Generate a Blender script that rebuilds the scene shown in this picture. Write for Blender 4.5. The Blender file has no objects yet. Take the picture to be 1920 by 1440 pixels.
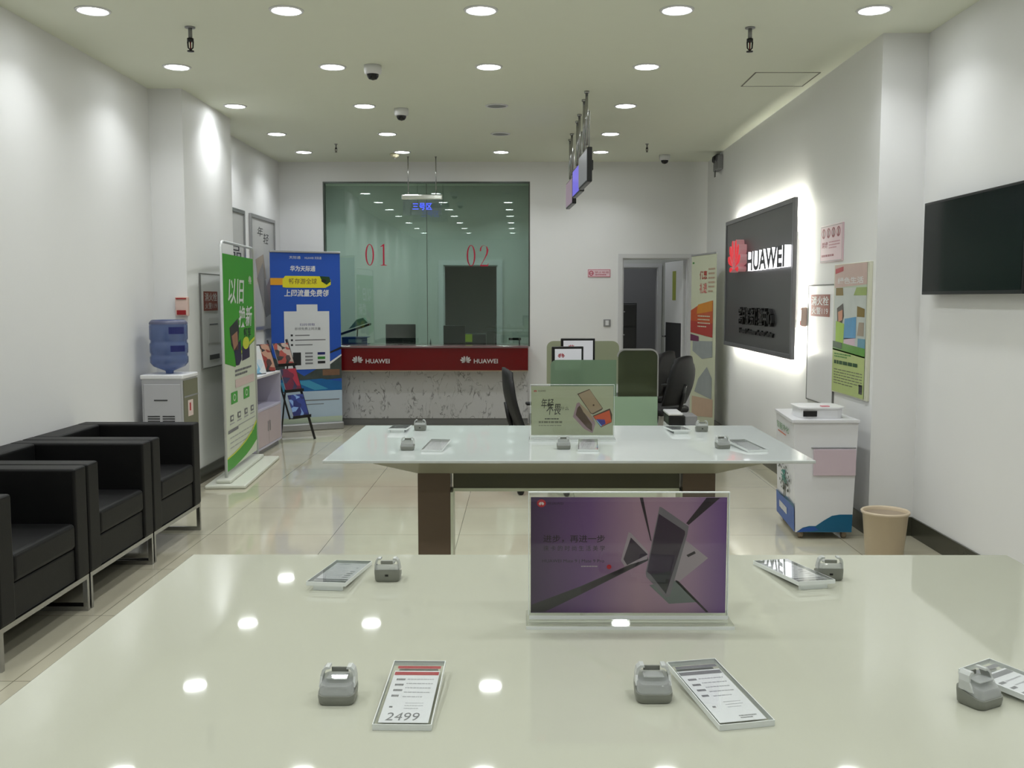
import bpy, bmesh, math, random
from mathutils import Matrix, Vector, Euler
random.seed(7)
S = bpy.context.scene
COL = S.collection
PI = math.pi

# ------------------------------------------------------------------ camera, world, exposure
cam_d = bpy.data.cameras.new('camera')
cam = bpy.data.objects.new('camera', cam_d); COL.objects.link(cam)
cam_d.sensor_fit = 'HORIZONTAL'; cam_d.sensor_width = 36
cam_d.lens = 36 * 1835 / 1920
cam_d.shift_x = -13 / 1920
cam_d.clip_start = 0.05; cam_d.clip_end = 60
cam.location = (0, 0, 1.5)
cam.rotation_euler = (PI / 2 - 0.087, 0, 0.003)
S.camera = cam

w = bpy.data.worlds.new('world'); S.world = w; w.use_nodes = True
w.node_tree.nodes['Background'].inputs[0].default_value = (0.9, 0.95, 1, 1)
w.node_tree.nodes['Background'].inputs[1].default_value = 0.02

S.view_settings.view_transform = 'Standard'
S.view_settings.look = 'None'
S.view_settings.exposure = 0.0
S.view_settings.gamma = 1
S.view_settings.use_curve_mapping = False
S.cycles.use_denoising = True
S.cycles.max_bounces = 8
S.cycles.transparent_max_bounces = 24
S.cycles.caustics_reflective = False
S.cycles.caustics_refractive = False
S.cycles.sample_clamp_indirect = 6

DOWN_W = 4.4          # watts of every ceiling downlight
H = 3.11               # ceiling height
T = 0.883              # display table height

# ------------------------------------------------------------------ materials
def lin(c):
    out = []
    for v in c:
        v /= 255.0
        out.append(v / 12.92 if v <= 0.04045 else ((v + 0.055) / 1.055) ** 2.4)
    return (out[0], out[1], out[2], 1)

MATS = {}
def mat(name, c=(200, 200, 200), rough=0.5, metal=0.0, emit=None, es=1.0, vary=0.0, vscale=8.0, coat=0.0, bump=0.0, bscale=200.0, ior=1.45):
    if name in MATS: return MATS[name]
    m = bpy.data.materials.new(name); m.use_nodes = True
    nt = m.node_tree; b = nt.nodes['Principled BSDF']
    b.inputs['Base Color'].default_value = lin(c)
    b.inputs['Roughness'].default_value = rough
    b.inputs['Metallic'].default_value = metal
    b.inputs['IOR'].default_value = ior
    b.inputs['Coat Weight'].default_value = coat
    b.inputs['Coat Roughness'].default_value = 0.03
    if emit:
        b.inputs['Emission Color'].default_value = lin(emit)
        b.inputs['Emission Strength'].default_value = es
    if vary > 0:
        tc = nt.nodes.new('ShaderNodeTexCoord'); n = nt.nodes.new('ShaderNodeTexNoise')
        n.inputs['Scale'].default_value = vscale; n.inputs['Detail'].default_value = 4
        nt.links.new(tc.outputs['Object'], n.inputs['Vector'])
        mx = nt.nodes.new('ShaderNodeMix'); mx.data_type = 'RGBA'
        a = lin(c)
        mx.inputs[6].default_value = tuple(v * (1 - vary) for v in a[:3]) + (1,)
        mx.inputs[7].default_value = tuple(min(1, v * (1 + vary)) for v in a[:3]) + (1,)
        nt.links.new(n.outputs['Fac'], mx.inputs[0]); nt.links.new(mx.outputs[2], b.inputs['Base Color'])
    if bump > 0:
        tc = nt.nodes.new('ShaderNodeTexCoord'); n = nt.nodes.new('ShaderNodeTexNoise')
        n.inputs['Scale'].default_value = bscale
        nt.links.new(tc.outputs['Object'], n.inputs['Vector'])
        bp = nt.nodes.new('ShaderNodeBump'); bp.inputs['Strength'].default_value = bump; bp.inputs['Distance'].default_value = 0.002
        nt.links.new(n.outputs['Fac'], bp.inputs['Height']); nt.links.new(bp.outputs['Normal'], b.inputs['Normal'])
    MATS[name] = m
    return m

def thin_glass(name, tint, ior=1.5, boost=0.0, haze=0.0, hazec=(200, 200, 200)):
    """clear sheet: tinted transparency with a fresnel reflection, optionally a little frosted"""
    if name in MATS: return MATS[name]
    m = bpy.data.materials.new(name); m.use_nodes = True
    nt = m.node_tree; nt.nodes.remove(nt.nodes['Principled BSDF']); out = nt.nodes['Material Output']
    tr = nt.nodes.new('ShaderNodeBsdfTransparent'); tr.inputs[0].default_value = lin(tint)
    gl = nt.nodes.new('ShaderNodeBsdfGlossy'); gl.inputs['Roughness'].default_value = 0.0
    lw = nt.nodes.new('ShaderNodeLayerWeight'); lw.inputs[0].default_value = 0.5
    pw = nt.nodes.new('ShaderNodeMath'); pw.operation = 'POWER'; pw.inputs[1].default_value = 5
    nt.links.new(lw.outputs['Facing'], pw.inputs[0])
    f0 = ((ior - 1) / (ior + 1)) ** 2 + boost
    ad = nt.nodes.new('ShaderNodeMath'); ad.operation = 'MULTIPLY_ADD'; ad.inputs[1].default_value = 1 - f0; ad.inputs[2].default_value = f0; ad.use_clamp = True
    nt.links.new(pw.outputs[0], ad.inputs[0])
    mx = nt.nodes.new('ShaderNodeMixShader')
    base = tr.outputs[0]
    if haze > 0:
        df = nt.nodes.new('ShaderNodeBsdfTranslucent'); df.inputs[0].default_value = lin(hazec)
        d2 = nt.nodes.new('ShaderNodeBsdfDiffuse'); d2.inputs[0].default_value = lin(hazec)
        m0 = nt.nodes.new('ShaderNodeMixShader'); m0.inputs[0].default_value = 0.5
        nt.links.new(df.outputs[0], m0.inputs[1]); nt.links.new(d2.outputs[0], m0.inputs[2])
        m1 = nt.nodes.new('ShaderNodeMixShader'); m1.inputs[0].default_value = haze
        nt.links.new(tr.outputs[0], m1.inputs[1]); nt.links.new(m0.outputs[0], m1.inputs[2]); base = m1.outputs[0]
    nt.links.new(ad.outputs[0], mx.inputs[0]); nt.links.new(base, mx.inputs[1]); nt.links.new(gl.outputs[0], mx.inputs[2])
    nt.links.new(mx.outputs[0], out.inputs[0])
    MATS[name] = m
    return m

def print_material(name, cols, scale=14):
    """a busy magazine cover: patches of a few printed colours"""
    m = bpy.data.materials.new(name); m.use_nodes = True
    nt = m.node_tree; b = nt.nodes['Principled BSDF']
    tc = nt.nodes.new('ShaderNodeTexCoord'); v = nt.nodes.new('ShaderNodeTexVoronoi'); v.inputs['Scale'].default_value = scale
    sp = nt.nodes.new('ShaderNodeSeparateColor'); r = nt.nodes.new('ShaderNodeValToRGB'); r.color_ramp.interpolation = 'CONSTANT'
    nt.links.new(tc.outputs['Object'], v.inputs['Vector']); nt.links.new(v.outputs['Color'], sp.inputs[0]); nt.links.new(sp.outputs[0], r.inputs[0])
    el = r.color_ramp.elements; el[0].color = lin(cols[0]); el[1].position = 1 / len(cols); el[1].color = lin(cols[1])
    for k, c in enumerate(cols[2:]): q = el.new((k + 2) / len(cols)); q.color = lin(c)
    nt.links.new(r.outputs[0], b.inputs['Base Color']); b.inputs['Roughness'].default_value = 0.3
    MATS[name] = m
    return m

def floor_material():
    m = bpy.data.materials.new('polished_tile'); m.use_nodes = True
    nt = m.node_tree; b = nt.nodes['Principled BSDF']
    tc = nt.nodes.new('ShaderNodeTexCoord')
    mp = nt.nodes.new('ShaderNodeMapping'); mp.inputs['Location'].default_value = (1.2 + 8, 0.27 + 8, 0)
    nt.links.new(tc.outputs['Object'], mp.inputs[0])
    br = nt.nodes.new('ShaderNodeTexBrick'); br.offset = 0; br.offset_frequency = 1
    br.inputs['Color1'].default_value = lin((186, 182, 162)); br.inputs['Color2'].default_value = lin((184, 178, 158))
    br.inputs['Mortar'].default_value = lin((120, 116, 100))
    br.inputs['Scale'].default_value = 1; br.inputs['Mortar Size'].default_value = 0.0022
    br.inputs['Brick Width'].default_value = 0.8; br.inputs['Row Height'].default_value = 0.8
    nt.links.new(mp.outputs[0], br.inputs['Vector'])
    n = nt.nodes.new('ShaderNodeTexNoise'); n.inputs['Scale'].default_value = 2.2; n.inputs['Detail'].default_value = 6
    nt.links.new(tc.outputs['Object'], n.inputs['Vector'])
    rp = nt.nodes.new('ShaderNodeMapRange'); rp.inputs[1].default_value = 0.3; rp.inputs[2].default_value = 0.7
    rp.inputs[3].default_value = 0.9; rp.inputs[4].default_value = 1.0
    nt.links.new(n.outputs['Fac'], rp.inputs[0])
    mx = nt.nodes.new('ShaderNodeVectorMath'); mx.operation = 'SCALE'
    nt.links.new(br.outputs['Color'], mx.inputs[0]); nt.links.new(rp.outputs[0], mx.inputs['Scale'])
    nt.links.new(mx.outputs[0], b.inputs['Base Color'])
    b.inputs['Roughness'].default_value = 0.07
    b.inputs['IOR'].default_value = 1.6
    return m

def marble_material():
    m = bpy.data.materials.new('veined_marble'); m.use_nodes = True
    nt = m.node_tree; b = nt.nodes['Principled BSDF']
    tc = nt.nodes.new('ShaderNodeTexCoord')
    n = nt.nodes.new('ShaderNodeTexNoise'); n.inputs['Scale'].default_value = 5.5; n.inputs['Detail'].default_value = 5; n.inputs['Distortion'].default_value = 1.4
    mp = nt.nodes.new('ShaderNodeMapping'); mp.inputs['Rotation'].default_value = (0, 0.6, 0); mp.inputs['Scale'].default_value = (1.7, 1, 0.8)
    nt.links.new(tc.outputs['Object'], mp.inputs[0]); nt.links.new(mp.outputs[0], n.inputs['Vector'])
    r = nt.nodes.new('ShaderNodeValToRGB')
    e = r.color_ramp.elements
    e[0].position = 0.47; e[0].color = lin((194, 194, 197)); e[1].position = 0.53; e[1].color = lin((194, 194, 197))
    k = r.color_ramp.elements.new(0.5); k.color = lin((110, 108, 110))
    nt.links.new(n.outputs['Fac'], r.inputs[0])
    n2 = nt.nodes.new('ShaderNodeTexNoise'); n2.inputs['Scale'].default_value = 9
    nt.links.new(tc.outputs['Object'], n2.inputs['Vector'])
    r2 = nt.nodes.new('ShaderNodeMapRange'); r2.inputs[1].default_value = 0.42; r2.inputs[2].default_value = 0.6
    nt.links.new(n2.outputs['Fac'], r2.inputs[0])
    mx = nt.nodes.new('ShaderNodeMix'); mx.data_type = 'RGBA'; mx.inputs[6].default_value = lin((192, 192, 195))
    nt.links.new(r2.outputs[0], mx.inputs[0]); nt.links.new(r.outputs[0], mx.inputs[7])
    nt.links.new(mx.outputs[2], b.inputs['Base Color']); b.inputs['Roughness'].default_value = 0.2
    return m

def gradient_material(name, stops, axis='X', rough=0.5, span=1.0):
    """a printed colour blend that belongs to the picture itself"""
    m = bpy.data.materials.new(name); m.use_nodes = True
    nt = m.node_tree; b = nt.nodes['Principled BSDF']
    tc = nt.nodes.new('ShaderNodeTexCoord'); sp = nt.nodes.new('ShaderNodeSeparateXYZ')
    nt.links.new(tc.outputs['Generated'], sp.inputs[0])
    r = nt.nodes.new('ShaderNodeValToRGB'); el = r.color_ramp.elements
    el[0].position = stops[0][0]; el[0].color = lin(stops[0][1]); el[1].position = stops[-1][0]; el[1].color = lin(stops[-1][1])
    for p, c in stops[1:-1]:
        q = el.new(p); q.color = lin(c)
    nt.links.new(sp.outputs[axis], r.inputs[0]); nt.links.new(r.outputs[0], b.inputs['Base Color'])
    b.inputs['Roughness'].default_value = rough
    MATS[name] = m
    return m

WALL = mat('white_wall_paint', (228, 228, 228), 0.6, vary=0.015, vscale=3)
CEIL = mat('ceiling_paint', (226, 229, 213), 0.8, vary=0.01)
FLOOR = floor_material(); MARBLE = marble_material()
BASEB = mat('dark_grey_tile', (62, 62, 52), 0.25, vary=0.1)
WPLAS = mat('white_plastic', (222, 222, 224), 0.35, vary=0.02)
WGLOSS = mat('white_gloss', (214, 218, 222), 0.15)
GPLAS = mat('grey_plastic', (128, 128, 126), 0.35, vary=0.03)
BPLAS = mat('black_plastic', (18, 18, 20), 0.35, vary=0.1)
DGREY = mat('dark_grey', (62, 62, 64), 0.4, vary=0.03)
MGREY = mat('mid_grey', (140, 140, 142), 0.4, vary=0.03)
CHROME = mat('brushed_steel', (170, 170, 170), 0.22, 1.0, vary=0.03)
ALU = mat('aluminium', (176, 176, 178), 0.35, 0.9, vary=0.03)
LEATHER = mat('black_leather', (9, 9, 10), 0.5, vary=0.15, vscale=30, bump=0.15, bscale=160)
LEATHER.node_tree.nodes['Principled BSDF'].inputs['Specular IOR Level'].default_value = 0.3
RED = mat('deep_red_panel', (100, 7, 13), 0.25, vary=0.03)
LENS = mat('lamp_lens', (250, 250, 245), 0.4, emit=(250, 254, 255), es=35)
ACRYL = thin_glass('clear_acrylic', (254, 255, 254), 1.45)
ACRYL_EDGE = mat('acrylic_edge', (216, 220, 218), 0.15, vary=0.03)
PRESS = mat('print_white', (212, 212, 212), 0.45, vary=0.01)
INK = mat('print_black', (26, 26, 30), 0.5, vary=0.02)

# ------------------------------------------------------------------ mesh builder
class MB:
    def __init__(s):
        s.v = []; s.f = []; s.mi = []; s.sm = []; s.mats = []
    def _m(s, m):
        if m not in s.mats: s.mats.append(m)
        return s.mats.index(m)
    def add(s, vs, fs, m, M=None, smooth=False):
        o = len(s.v); k = s._m(m)
        s.v += [tuple(M @ Vector(p)) if M else tuple(p) for p in vs]
        for f in fs:
            s.f.append(tuple(i + o for i in f)); s.mi.append(k); s.sm.append(smooth)
        return s
    def bmadd(s, bm, m, M=None, smooth=False):
        bm.verts.index_update()
        s.add([v.co.copy() for v in bm.verts], [[v.index for v in f.verts] for f in bm.faces], m, M, smooth); bm.free(); return s
    def box(s, x0, x1, y0, y1, z0, z1, m, bev=0, seg=2, M=None):
        bm = bmesh.new(); bmesh.ops.create_cube(bm, size=1)
        for v in bm.verts:
            v.co = ((x0 + x1) / 2 + v.co.x * (x1 - x0), (y0 + y1) / 2 + v.co.y * (y1 - y0), (z0 + z1) / 2 + v.co.z * (z1 - z0))
        if bev: bmesh.ops.bevel(bm, geom=bm.edges[:], offset=bev, segments=seg, affect='EDGES', profile=0.5)
        return s.bmadd(bm, m, M)
    def prism(s, pts, a0, a1, m, axis='y', M=None, smooth=False, side=None):
        """pts in the plane across `axis`, extruded from a0 to a1"""
        n = len(pts)
        def P(u, w, a):
            return (u, a, w) if axis == 'y' else (u, w, a) if axis == 'z' else (a, u, w)
        vs = [P(u, w_, a0) for u, w_ in pts] + [P(u, w_, a1) for u, w_ in pts]
        fs = [[(i + 1) % n, i, n + i, n + (i + 1) % n] for i in range(n)]
        s.add(vs, [list(range(n)), list(range(2 * n - 1, n - 1, -1))], m, M)
        s.add(vs, fs, side or m, M, smooth)
        return s
    def cyl(s, r, z0, z1, m, r2=None, n=24, M=None, cx=0, cy=0):
        r2 = r if r2 is None else r2
        return s.lathe([(0, z0), (r, z0), (r2, z1), (0, z1)], m, n, M, cx, cy)
    def lathe(s, prof, m, n=24, M=None, cx=0, cy=0, smooth=True):
        vs = []; fs = []
        for r, z in prof:
            for i in range(n):
                a = 2 * PI * i / n; vs.append((cx + r * math.cos(a), cy + r * math.sin(a), z))
        for j in range(len(prof) - 1):
            for i in range(n):
                k = (i + 1) % n
                fs.append([j * n + i, j * n + k, (j + 1) * n + k, (j + 1) * n + i])
        return s.add(vs, fs, m, M, smooth)
    def tube(s, path, r, m, n=8, M=None, closed=False):
        path = [Vector(p) for p in path]; vs = []; fs = []; L = len(path)
        up = None
        for i, p in enumerate(path):
            if closed: d = path[(i + 1) % L] - path[i - 1]
            else: d = path[min(i + 1, L - 1)] - path[max(i - 1, 0)]
            d.normalize()
            if up is None:
                up = Vector((0, 0, 1)) if abs(d.z) < 0.9 else Vector((1, 0, 0))
            u = d.cross(up).normalized(); w_ = u.cross(d).normalized(); up = w_
            for k in range(n):
                a = 2 * PI * k / n; vs.append(p + (u * math.cos(a) + w_ * math.sin(a)) * r)
        R = L if closed else L - 1
        for i in range(R):
            for k in range(n):
                a = i * n + k; b = i * n + (k + 1) % n; c = ((i + 1) % L) * n + (k + 1) % n; d = ((i + 1) % L) * n + k
                fs.append([a, b, c, d])
        if not closed:
            fs.append(list(range(n))[::-1]); fs.append(list(range((L - 1) * n, L * n)))
        return s.add(vs, fs, m, M, True)
    def build(s, name, parent=None, loc=(0, 0, 0), rotz=0, kind=None, label=None):
        me = bpy.data.meshes.new(name); me.from_pydata(s.v, [], s.f)
        for m in s.mats: me.materials.append(m)
        me.polygons.foreach_set('material_index', s.mi)
        me.polygons.foreach_set('use_smooth', s.sm)
        bm = bmesh.new(); bm.from_mesh(me)
        if len(bm.faces) and name not in FLATS: bmesh.ops.recalc_face_normals(bm, faces=bm.faces[:])
        bm.to_mesh(me); bm.free()
        me.update()
        o = bpy.data.objects.new(name, me); COL.objects.link(o)
        if parent: o.parent = parent
        o.location = loc; o.rotation_euler = (0, 0, rotz)
        if kind: o['kind'] = kind
        if label: o['label'] = label
        return o
FLATS = {'printed_sheet', 'lettering'}

class Art(MB):
    """flat printing, x to the right, z up, looking towards -y; later layers lie a hair in front"""
    e = 0.0005
    def poly(s, pts, m, l=1):
        y = -s.e * l
        a = sum(pts[i][0] * pts[(i + 1) % len(pts)][1] - pts[(i + 1) % len(pts)][0] * pts[i][1] for i in range(len(pts)))
        idx = list(range(len(pts)))
        if a < 0: idx = idx[::-1]
        return s.add([(x, y, z) for x, z in pts], [idx], m)
    def rect(s, x0, x1, z0, z1, m, l=1): return s.poly([(x0, z0), (x1, z0), (x1, z1), (x0, z1)], m, l)
    def disc(s, x, z, rx, rz, m, l=1, n=20):
        return s.poly([(x + rx * math.cos(2 * PI * i / n), z + rz * math.sin(2 * PI * i / n)) for i in range(n)], m, l)
    def text(s, t, x0, x1, z0, z1, m, l=2, shear=0, bold=0.0):
        vs, fs = glyphs(t, shear, bold)
        s.add([(x0 + (x1 - x0) * u, -s.e * l, z0 + (z1 - z0) * v) for u, v in vs], fs, m); return s
    def lines(s, x0, x1, z0, z1, n, m, l=2, fill=0.4):
        """fine illegible print: broken grey lines"""
        rnd = random.Random(int(abs(x0 * 997 + z0 * 131) * 10))
        h = (z1 - z0) / n
        for i in range(n):
            z = z0 + h * (i + 0.3); x = x0
            while x < x1 - (x1 - x0) * 0.04:
                wd = (x1 - x0) * rnd.uniform(0.05, 0.16); e = min(x + wd, x1)
                if i == 0 and x > x0 + (x1 - x0) * 0.7: break
                s.rect(x, e, z, z + h * fill, m, l); x = e + (x1 - x0) * 0.02
        return s

_gc = {}
def glyphs(t, shear=0, bold=0.0):
    """outline of a word filled as a mesh, scaled into the unit square"""
    key = (t, shear, bold)
    if key in _gc: return _gc[key]
    c = bpy.data.curves.new('word', 'FONT'); c.body = t; c.size = 1; c.shear = shear; c.offset = bold; c.resolution_u = 3
    o = bpy.data.objects.new('word', c); COL.objects.link(o)
    dg = bpy.context.evaluated_depsgraph_get(); dg.update()
    me = bpy.data.meshes.new_from_object(o.evaluated_get(dg))
    vs = [(v.co.x, v.co.y) for v in me.vertices]; fs = [list(p.vertices) for p in me.polygons]
    xs = [v[0] for v in vs]; ys = [v[1] for v in vs]
    a, b, d, e = min(xs), max(xs), min(ys), max(ys)
    vs = [((x - a) / (b - a), (y - d) / (e - d)) for x, y in vs]
    out = []
    for f in fs:
        A = sum(vs[f[i]][0] * vs[f[(i + 1) % len(f)]][1] - vs[f[(i + 1) % len(f)]][0] * vs[f[i]][1] for i in range(len(f)))
        out.append(f if A > 0 else f[::-1])
    bpy.data.objects.remove(o); bpy.data.curves.remove(c); bpy.data.meshes.remove(me)
    _gc[key] = (vs, out)
    return _gc[key]

def petals(cx, cz, sz):
    """eight petals fanned out from the foot, half width sz"""
    out = []
    for sgn in (-1, 1):
        for ang, ln, wd in ((13, 1.0, 0.135), (38, 1.0, 0.15), (64, 0.93, 0.135), (92, 0.62, 0.09)):
            a = math.radians(ang) * sgn; pts = []
            bx, bz = cx + sgn * sz * 0.035, cz - sz * 0.42
            if ang == 92: bz += sz * 0.0
            for u, v in ((0.1, 0), (0.35, -.35), (0.6, -.8), (0.8, -1), (0.93, -.75), (1.0, -.15), (0.98, .3), (0.88, .8), (0.75, 1), (0.55, .75), (0.3, .3)):
                px = v * wd * sz; pz = u * ln * sz
                pts.append((bx + pz * math.sin(a) + px * math.cos(a), bz + pz * math.cos(a) - px * math.sin(a)))
            out.append(pts)
    return out

# ------------------------------------------------------------------ things
def thing(name, label, cat, loc=(0, 0, 0), rotz=0, group=None):
    o = bpy.data.objects.new(name, None); COL.objects.link(o); o.empty_display_size = 0.1
    o.location = loc; o.rotation_euler = (0, 0, rotz)
    o['label'] = label; o['category'] = cat
    if group: o['group'] = group
    return o
def tag(o, label, cat, group=None):
    o['label'] = label; o['category'] = cat
    if group: o['group'] = group
    return o
def dup(root, loc, rotz, label, group=None):
    r = root.copy(); COL.objects.link(r); r.location = loc; r.rotation_euler = (0, 0, rotz); r['label'] = label
    if group: r['group'] = group
    for ch in list(root.children):
        c = ch.copy(); COL.objects.link(c); c.parent = r
        for g in list(ch.children):
            d = g.copy(); COL.objects.link(d); d.parent = c
    return r
def struct(mb, name, **k): return mb.build(name, kind='structure', **k)

# ================================================================== THE ROOM
struct(MB().box(-3.2, 3.2, -3.6, 16.2, -0.1, 0, FLOOR), 'floor')
cb = MB().box(-3.2, 3.2, -3.6, 16.2, H, H + 0.1, CEIL)
struct(cb, 'ceiling')
# access hatch outline in the ceiling
hb = MB(); hm = mat('hatch_gap', (120, 120, 108), 0.7, vary=0.02)
for a in ((1.665, 1.675, 7.16, 7.62), (2.125, 2.135, 7.16, 7.62), (1.665, 2.135, 7.16, 7.167), (1.665, 2.135, 7.61, 7.622)):
    hb.box(a[0], a[1], a[2], a[3], H - 0.003, H - 0.0002, hm)
hb.box(1.675, 2.125, 7.167, 7.61, H - 0.0015, H - 0.0002, CEIL)
tag(hb.build('ceiling_hatch'), 'rectangular access hatch in the white ceiling near the right wall', 'hatch')

wl = MB().box(-2.98, -2.88, -3.6, 14.3, 0, H, WALL).box(-2.881, -2.62, 7.69, 8.95, 0, H, WALL)
struct(wl, 'wall_left')
struct(MB().box(2.48, 2.6, -3.6, 6.125, 0, H, WALL), 'wall_right_front')
struct(MB().box(2.2, 2.6, 6.125, 11.75, 0, H, WALL), 'wall_right')
struct(MB().box(-3.1, 2.7, -3.6, -3.5, 0, H, WALL), 'wall_front')
bk = MB()
for x0, x1, z0, z1 in ((-2.88, -2.36, 0, H), (-2.36, 0.095, 2.88, H), (-2.36, 0.095, 0, 0.93), (0.095, 1.2, 0, H), (1.2, 1.99, 1.98, H), (1.99, 2.3, 0, H)):
    bk.box(x0, x1, 11.75, 11.87, z0, z1, WALL)
struct(bk, 'wall_back')
# baseboards
struct(MB().box(-2.88, -2.868, -3.5, 7.69, 0, 0.12, BASEB).box(-2.62, -2.608, 7.69, 8.95, 0, 0.12, BASEB).box(-2.88, -2.608, 7.678, 7.69, 0, 0.12, BASEB).box(-2.88, -2.868, 8.95, 11.75, 0, 0.12, BASEB), 'baseboard_left')
struct(MB().box(2.468, 2.48, -3.5, 6.113, 0, 0.12, BASEB).box(2.188, 2.2, 6.113, 11.75, 0, 0.12, BASEB).box(2.188, 2.48, 6.113, 6.125, 0, 0.12, BASEB), 'baseboard_right')
struct(MB().box(0.095, 1.15, 11.738, 11.75, 0, 0.12, BASEB).box(-2.88, -2.3, 11.738, 11.75, 0, 0.12, BASEB), 'baseboard_back')
# room behind the glass, and the passage behind the doorway
OFFW = mat('office_wall', (196, 198, 194), 0.6, vary=0.02)
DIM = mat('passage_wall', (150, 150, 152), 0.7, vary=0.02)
ib = MB().box(-2.88, -1.13, 14.2, 14.3, 0, H, OFFW).box(-0.35, 0.5, 14.2, 14.3, 0, H, OFFW).box(-1.13, -0.35, 14.2, 14.3, 1.98, H, OFFW)
ib.box(0.5, 0.6, 11.87, 14.3, 0, H, OFFW)
struct(ib, 'wall_office')
ip = MB().box(0.6, 1.3, 13.3, 13.4, 0, H, OFFW).box(1.3, 1.84, 13.3, 13.4, 1.92, H, OFFW).box(1.84, 2.7, 13.3, 13.4, 0, H, OFFW).box(2.3, 2.4, 11.87, 13.3, 0, H, OFFW)
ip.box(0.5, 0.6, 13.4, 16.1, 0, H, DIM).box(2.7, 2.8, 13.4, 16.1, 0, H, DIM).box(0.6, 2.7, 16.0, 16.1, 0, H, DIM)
struct(ip, 'wall_passage')
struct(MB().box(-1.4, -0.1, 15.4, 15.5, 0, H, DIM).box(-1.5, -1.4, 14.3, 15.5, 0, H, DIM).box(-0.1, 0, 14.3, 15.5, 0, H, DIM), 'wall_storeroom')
# door casings
TRIM = mat('door_casing', (206, 206, 208), 0.4, vary=0.02)
def casing(name, x0, x1, zt, y, wd=0.05, dp=0.02, m=TRIM):
    b = MB().box(x0 - wd, x0, y - dp, y, 0, zt + wd, m).box(x1, x1 + wd, y - dp, y, 0, zt + wd, m).box(x0, x1, y - dp, y, zt, zt + wd, m)
    b.box(x0, x0 + 0.015, y, y + 0.12, 0, zt, m).box(x1 - 0.015, x1, y, y + 0.12, 0, zt, m).box(x0 + 0.015, x1 - 0.015, y, y + 0.12, zt - 0.015, zt, m)
    return struct(b, name)
casing('trim_1', 1.2, 1.99, 1.98, 11.75)
casing('trim_2', 1.3, 1.84, 1.92, 13.3)
casing('trim_3', -1.13, -0.35, 1.98, 14.2, 0.07)
# open door leaf standing inside the passage
dr = thing('door', 'white door leaf standing open inside the back doorway', 'door', (1.965, 11.9, 0), math.radians(98))
dr['kind'] = 'structure'; dr.name = 'door_1'; del dr['category']
MB().box(0, 0.76, -0.02, 0.02, 0.01, 1.96, WPLAS, 0.003).build('door_panel', dr)
MB().box(0.05, 0.7, 0.0202, 0.022, 0.1, 1.2, mat('dark_kick_panel', (44, 44, 46), 0.4, vary=0.05)).build('lower_panel', dr, label='dark grey lower panel')
MB().box(0.28, 0.42, 0.0202, 0.023, 1.48, 1.84, mat('green_notice', (150, 158, 70), 0.5, vary=0.1)).build('green_notice', dr, label='narrow yellow green notice')
MB().tube([(0.70, 0.02, 1.02), (0.70, 0.06, 1.02), (0.60, 0.06, 1.02)], 0.009, CHROME).build('handle', dr)

# glass wall
GLASSP = thin_glass('green_partition_glass', (212, 228, 221), 1.5, boost=0.05)
wn = MB().box(-2.36, -1.138, 11.79, 11.80, 0.93, 2.88, GLASSP).build('window_1', kind='structure')
wn2 = MB().box(-1.132, 0.095, 11.79, 11.80, 0.93, 2.88, GLASSP).build('window_2', kind='structure')
FR = mat('dark_steel_frame', (84, 88, 84), 0.35, 0.6, vary=0.03)
struct(MB().box(-2.36, -2.345, 11.745, 11.84, 0.93, 2.88, FR).box(0.08, 0.095, 11.745, 11.84, 0.93, 2.88, FR).box(-2.345, 0.08, 11.745, 11.84, 2.865, 2.88, FR).box(-1.138, -1.132, 11.785, 11.805, 0.95, 2.865, FR), 'trim_4')

# serif counter numbers on the glass
NUM = mat('red_vinyl', (176, 30, 60), 0.5, vary=0.03)
def ring(cx, cz, rx, rz, tx, tz, n=36):
    o = [(cx + rx * math.cos(2 * PI * i / n), cz + rz * math.sin(2 * PI * i / n)) for i in range(n)]
    i_ = [(cx + (rx - tx) * math.cos(2 * PI * i / n), cz + (rz - tz) * math.sin(2 * PI * i / n)) for i in range(n)]
    return o, i_
def digit(b, d, x0, x1, z0, z1, m):
    w_, h_ = x1 - x0, z1 - z0; P = lambda u, v: (x0 + u * w_, z0 + v * h_)
    if d == '0':
        o, i_ = ring((x0 + x1) / 2, (z0 + z1) / 2, w_ / 2, h_ / 2, w_ * 0.17, h_ * 0.03)
        n = len(o)
        for k in range(n):
            b.poly([o[k], o[(k + 1) % n], i_[(k + 1) % n], i_[k]], m, 1)
    elif d == '1':
        b.poly([P(.42, .04), P(.62, .04), P(.62, 1), P(.5, 1), P(.42, .93)], m)
        b.poly([P(.1, .86), P(.42, .9), P(.42, .93), P(.5, 1), P(.1, .88)], m); b.poly([P(.1, 0), P(.95, 0), P(.95, .02), P(.62, .045), P(.42, .045), P(.1, .02)], m)
    else:
        cen = [(.08, .72), (.12, .86), (.3, .97), (.52, .985), (.75, .93), (.86, .78), (.8, .6), (.6, .42), (.35, .22), (.12, .05)]
        wd = [.16, .12, .05, .05, .1, .2, .16, .1, .06, .06]
        L = []; R = []
        for k, (u, v) in enumerate(cen):
            L.append(P(u - wd[k] / 2, v)); R.append(P(u + wd[k] / 2, v - 0.01))
        for k in range(len(cen) - 1):
            b.poly([L[k], L[k + 1], R[k + 1], R[k]], m)
        b.poly([P(.04, 0), P(.9, 0), P(.97, .15), P(.93, .15), P(.85, .07), P(.04, .07)], m)
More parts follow.
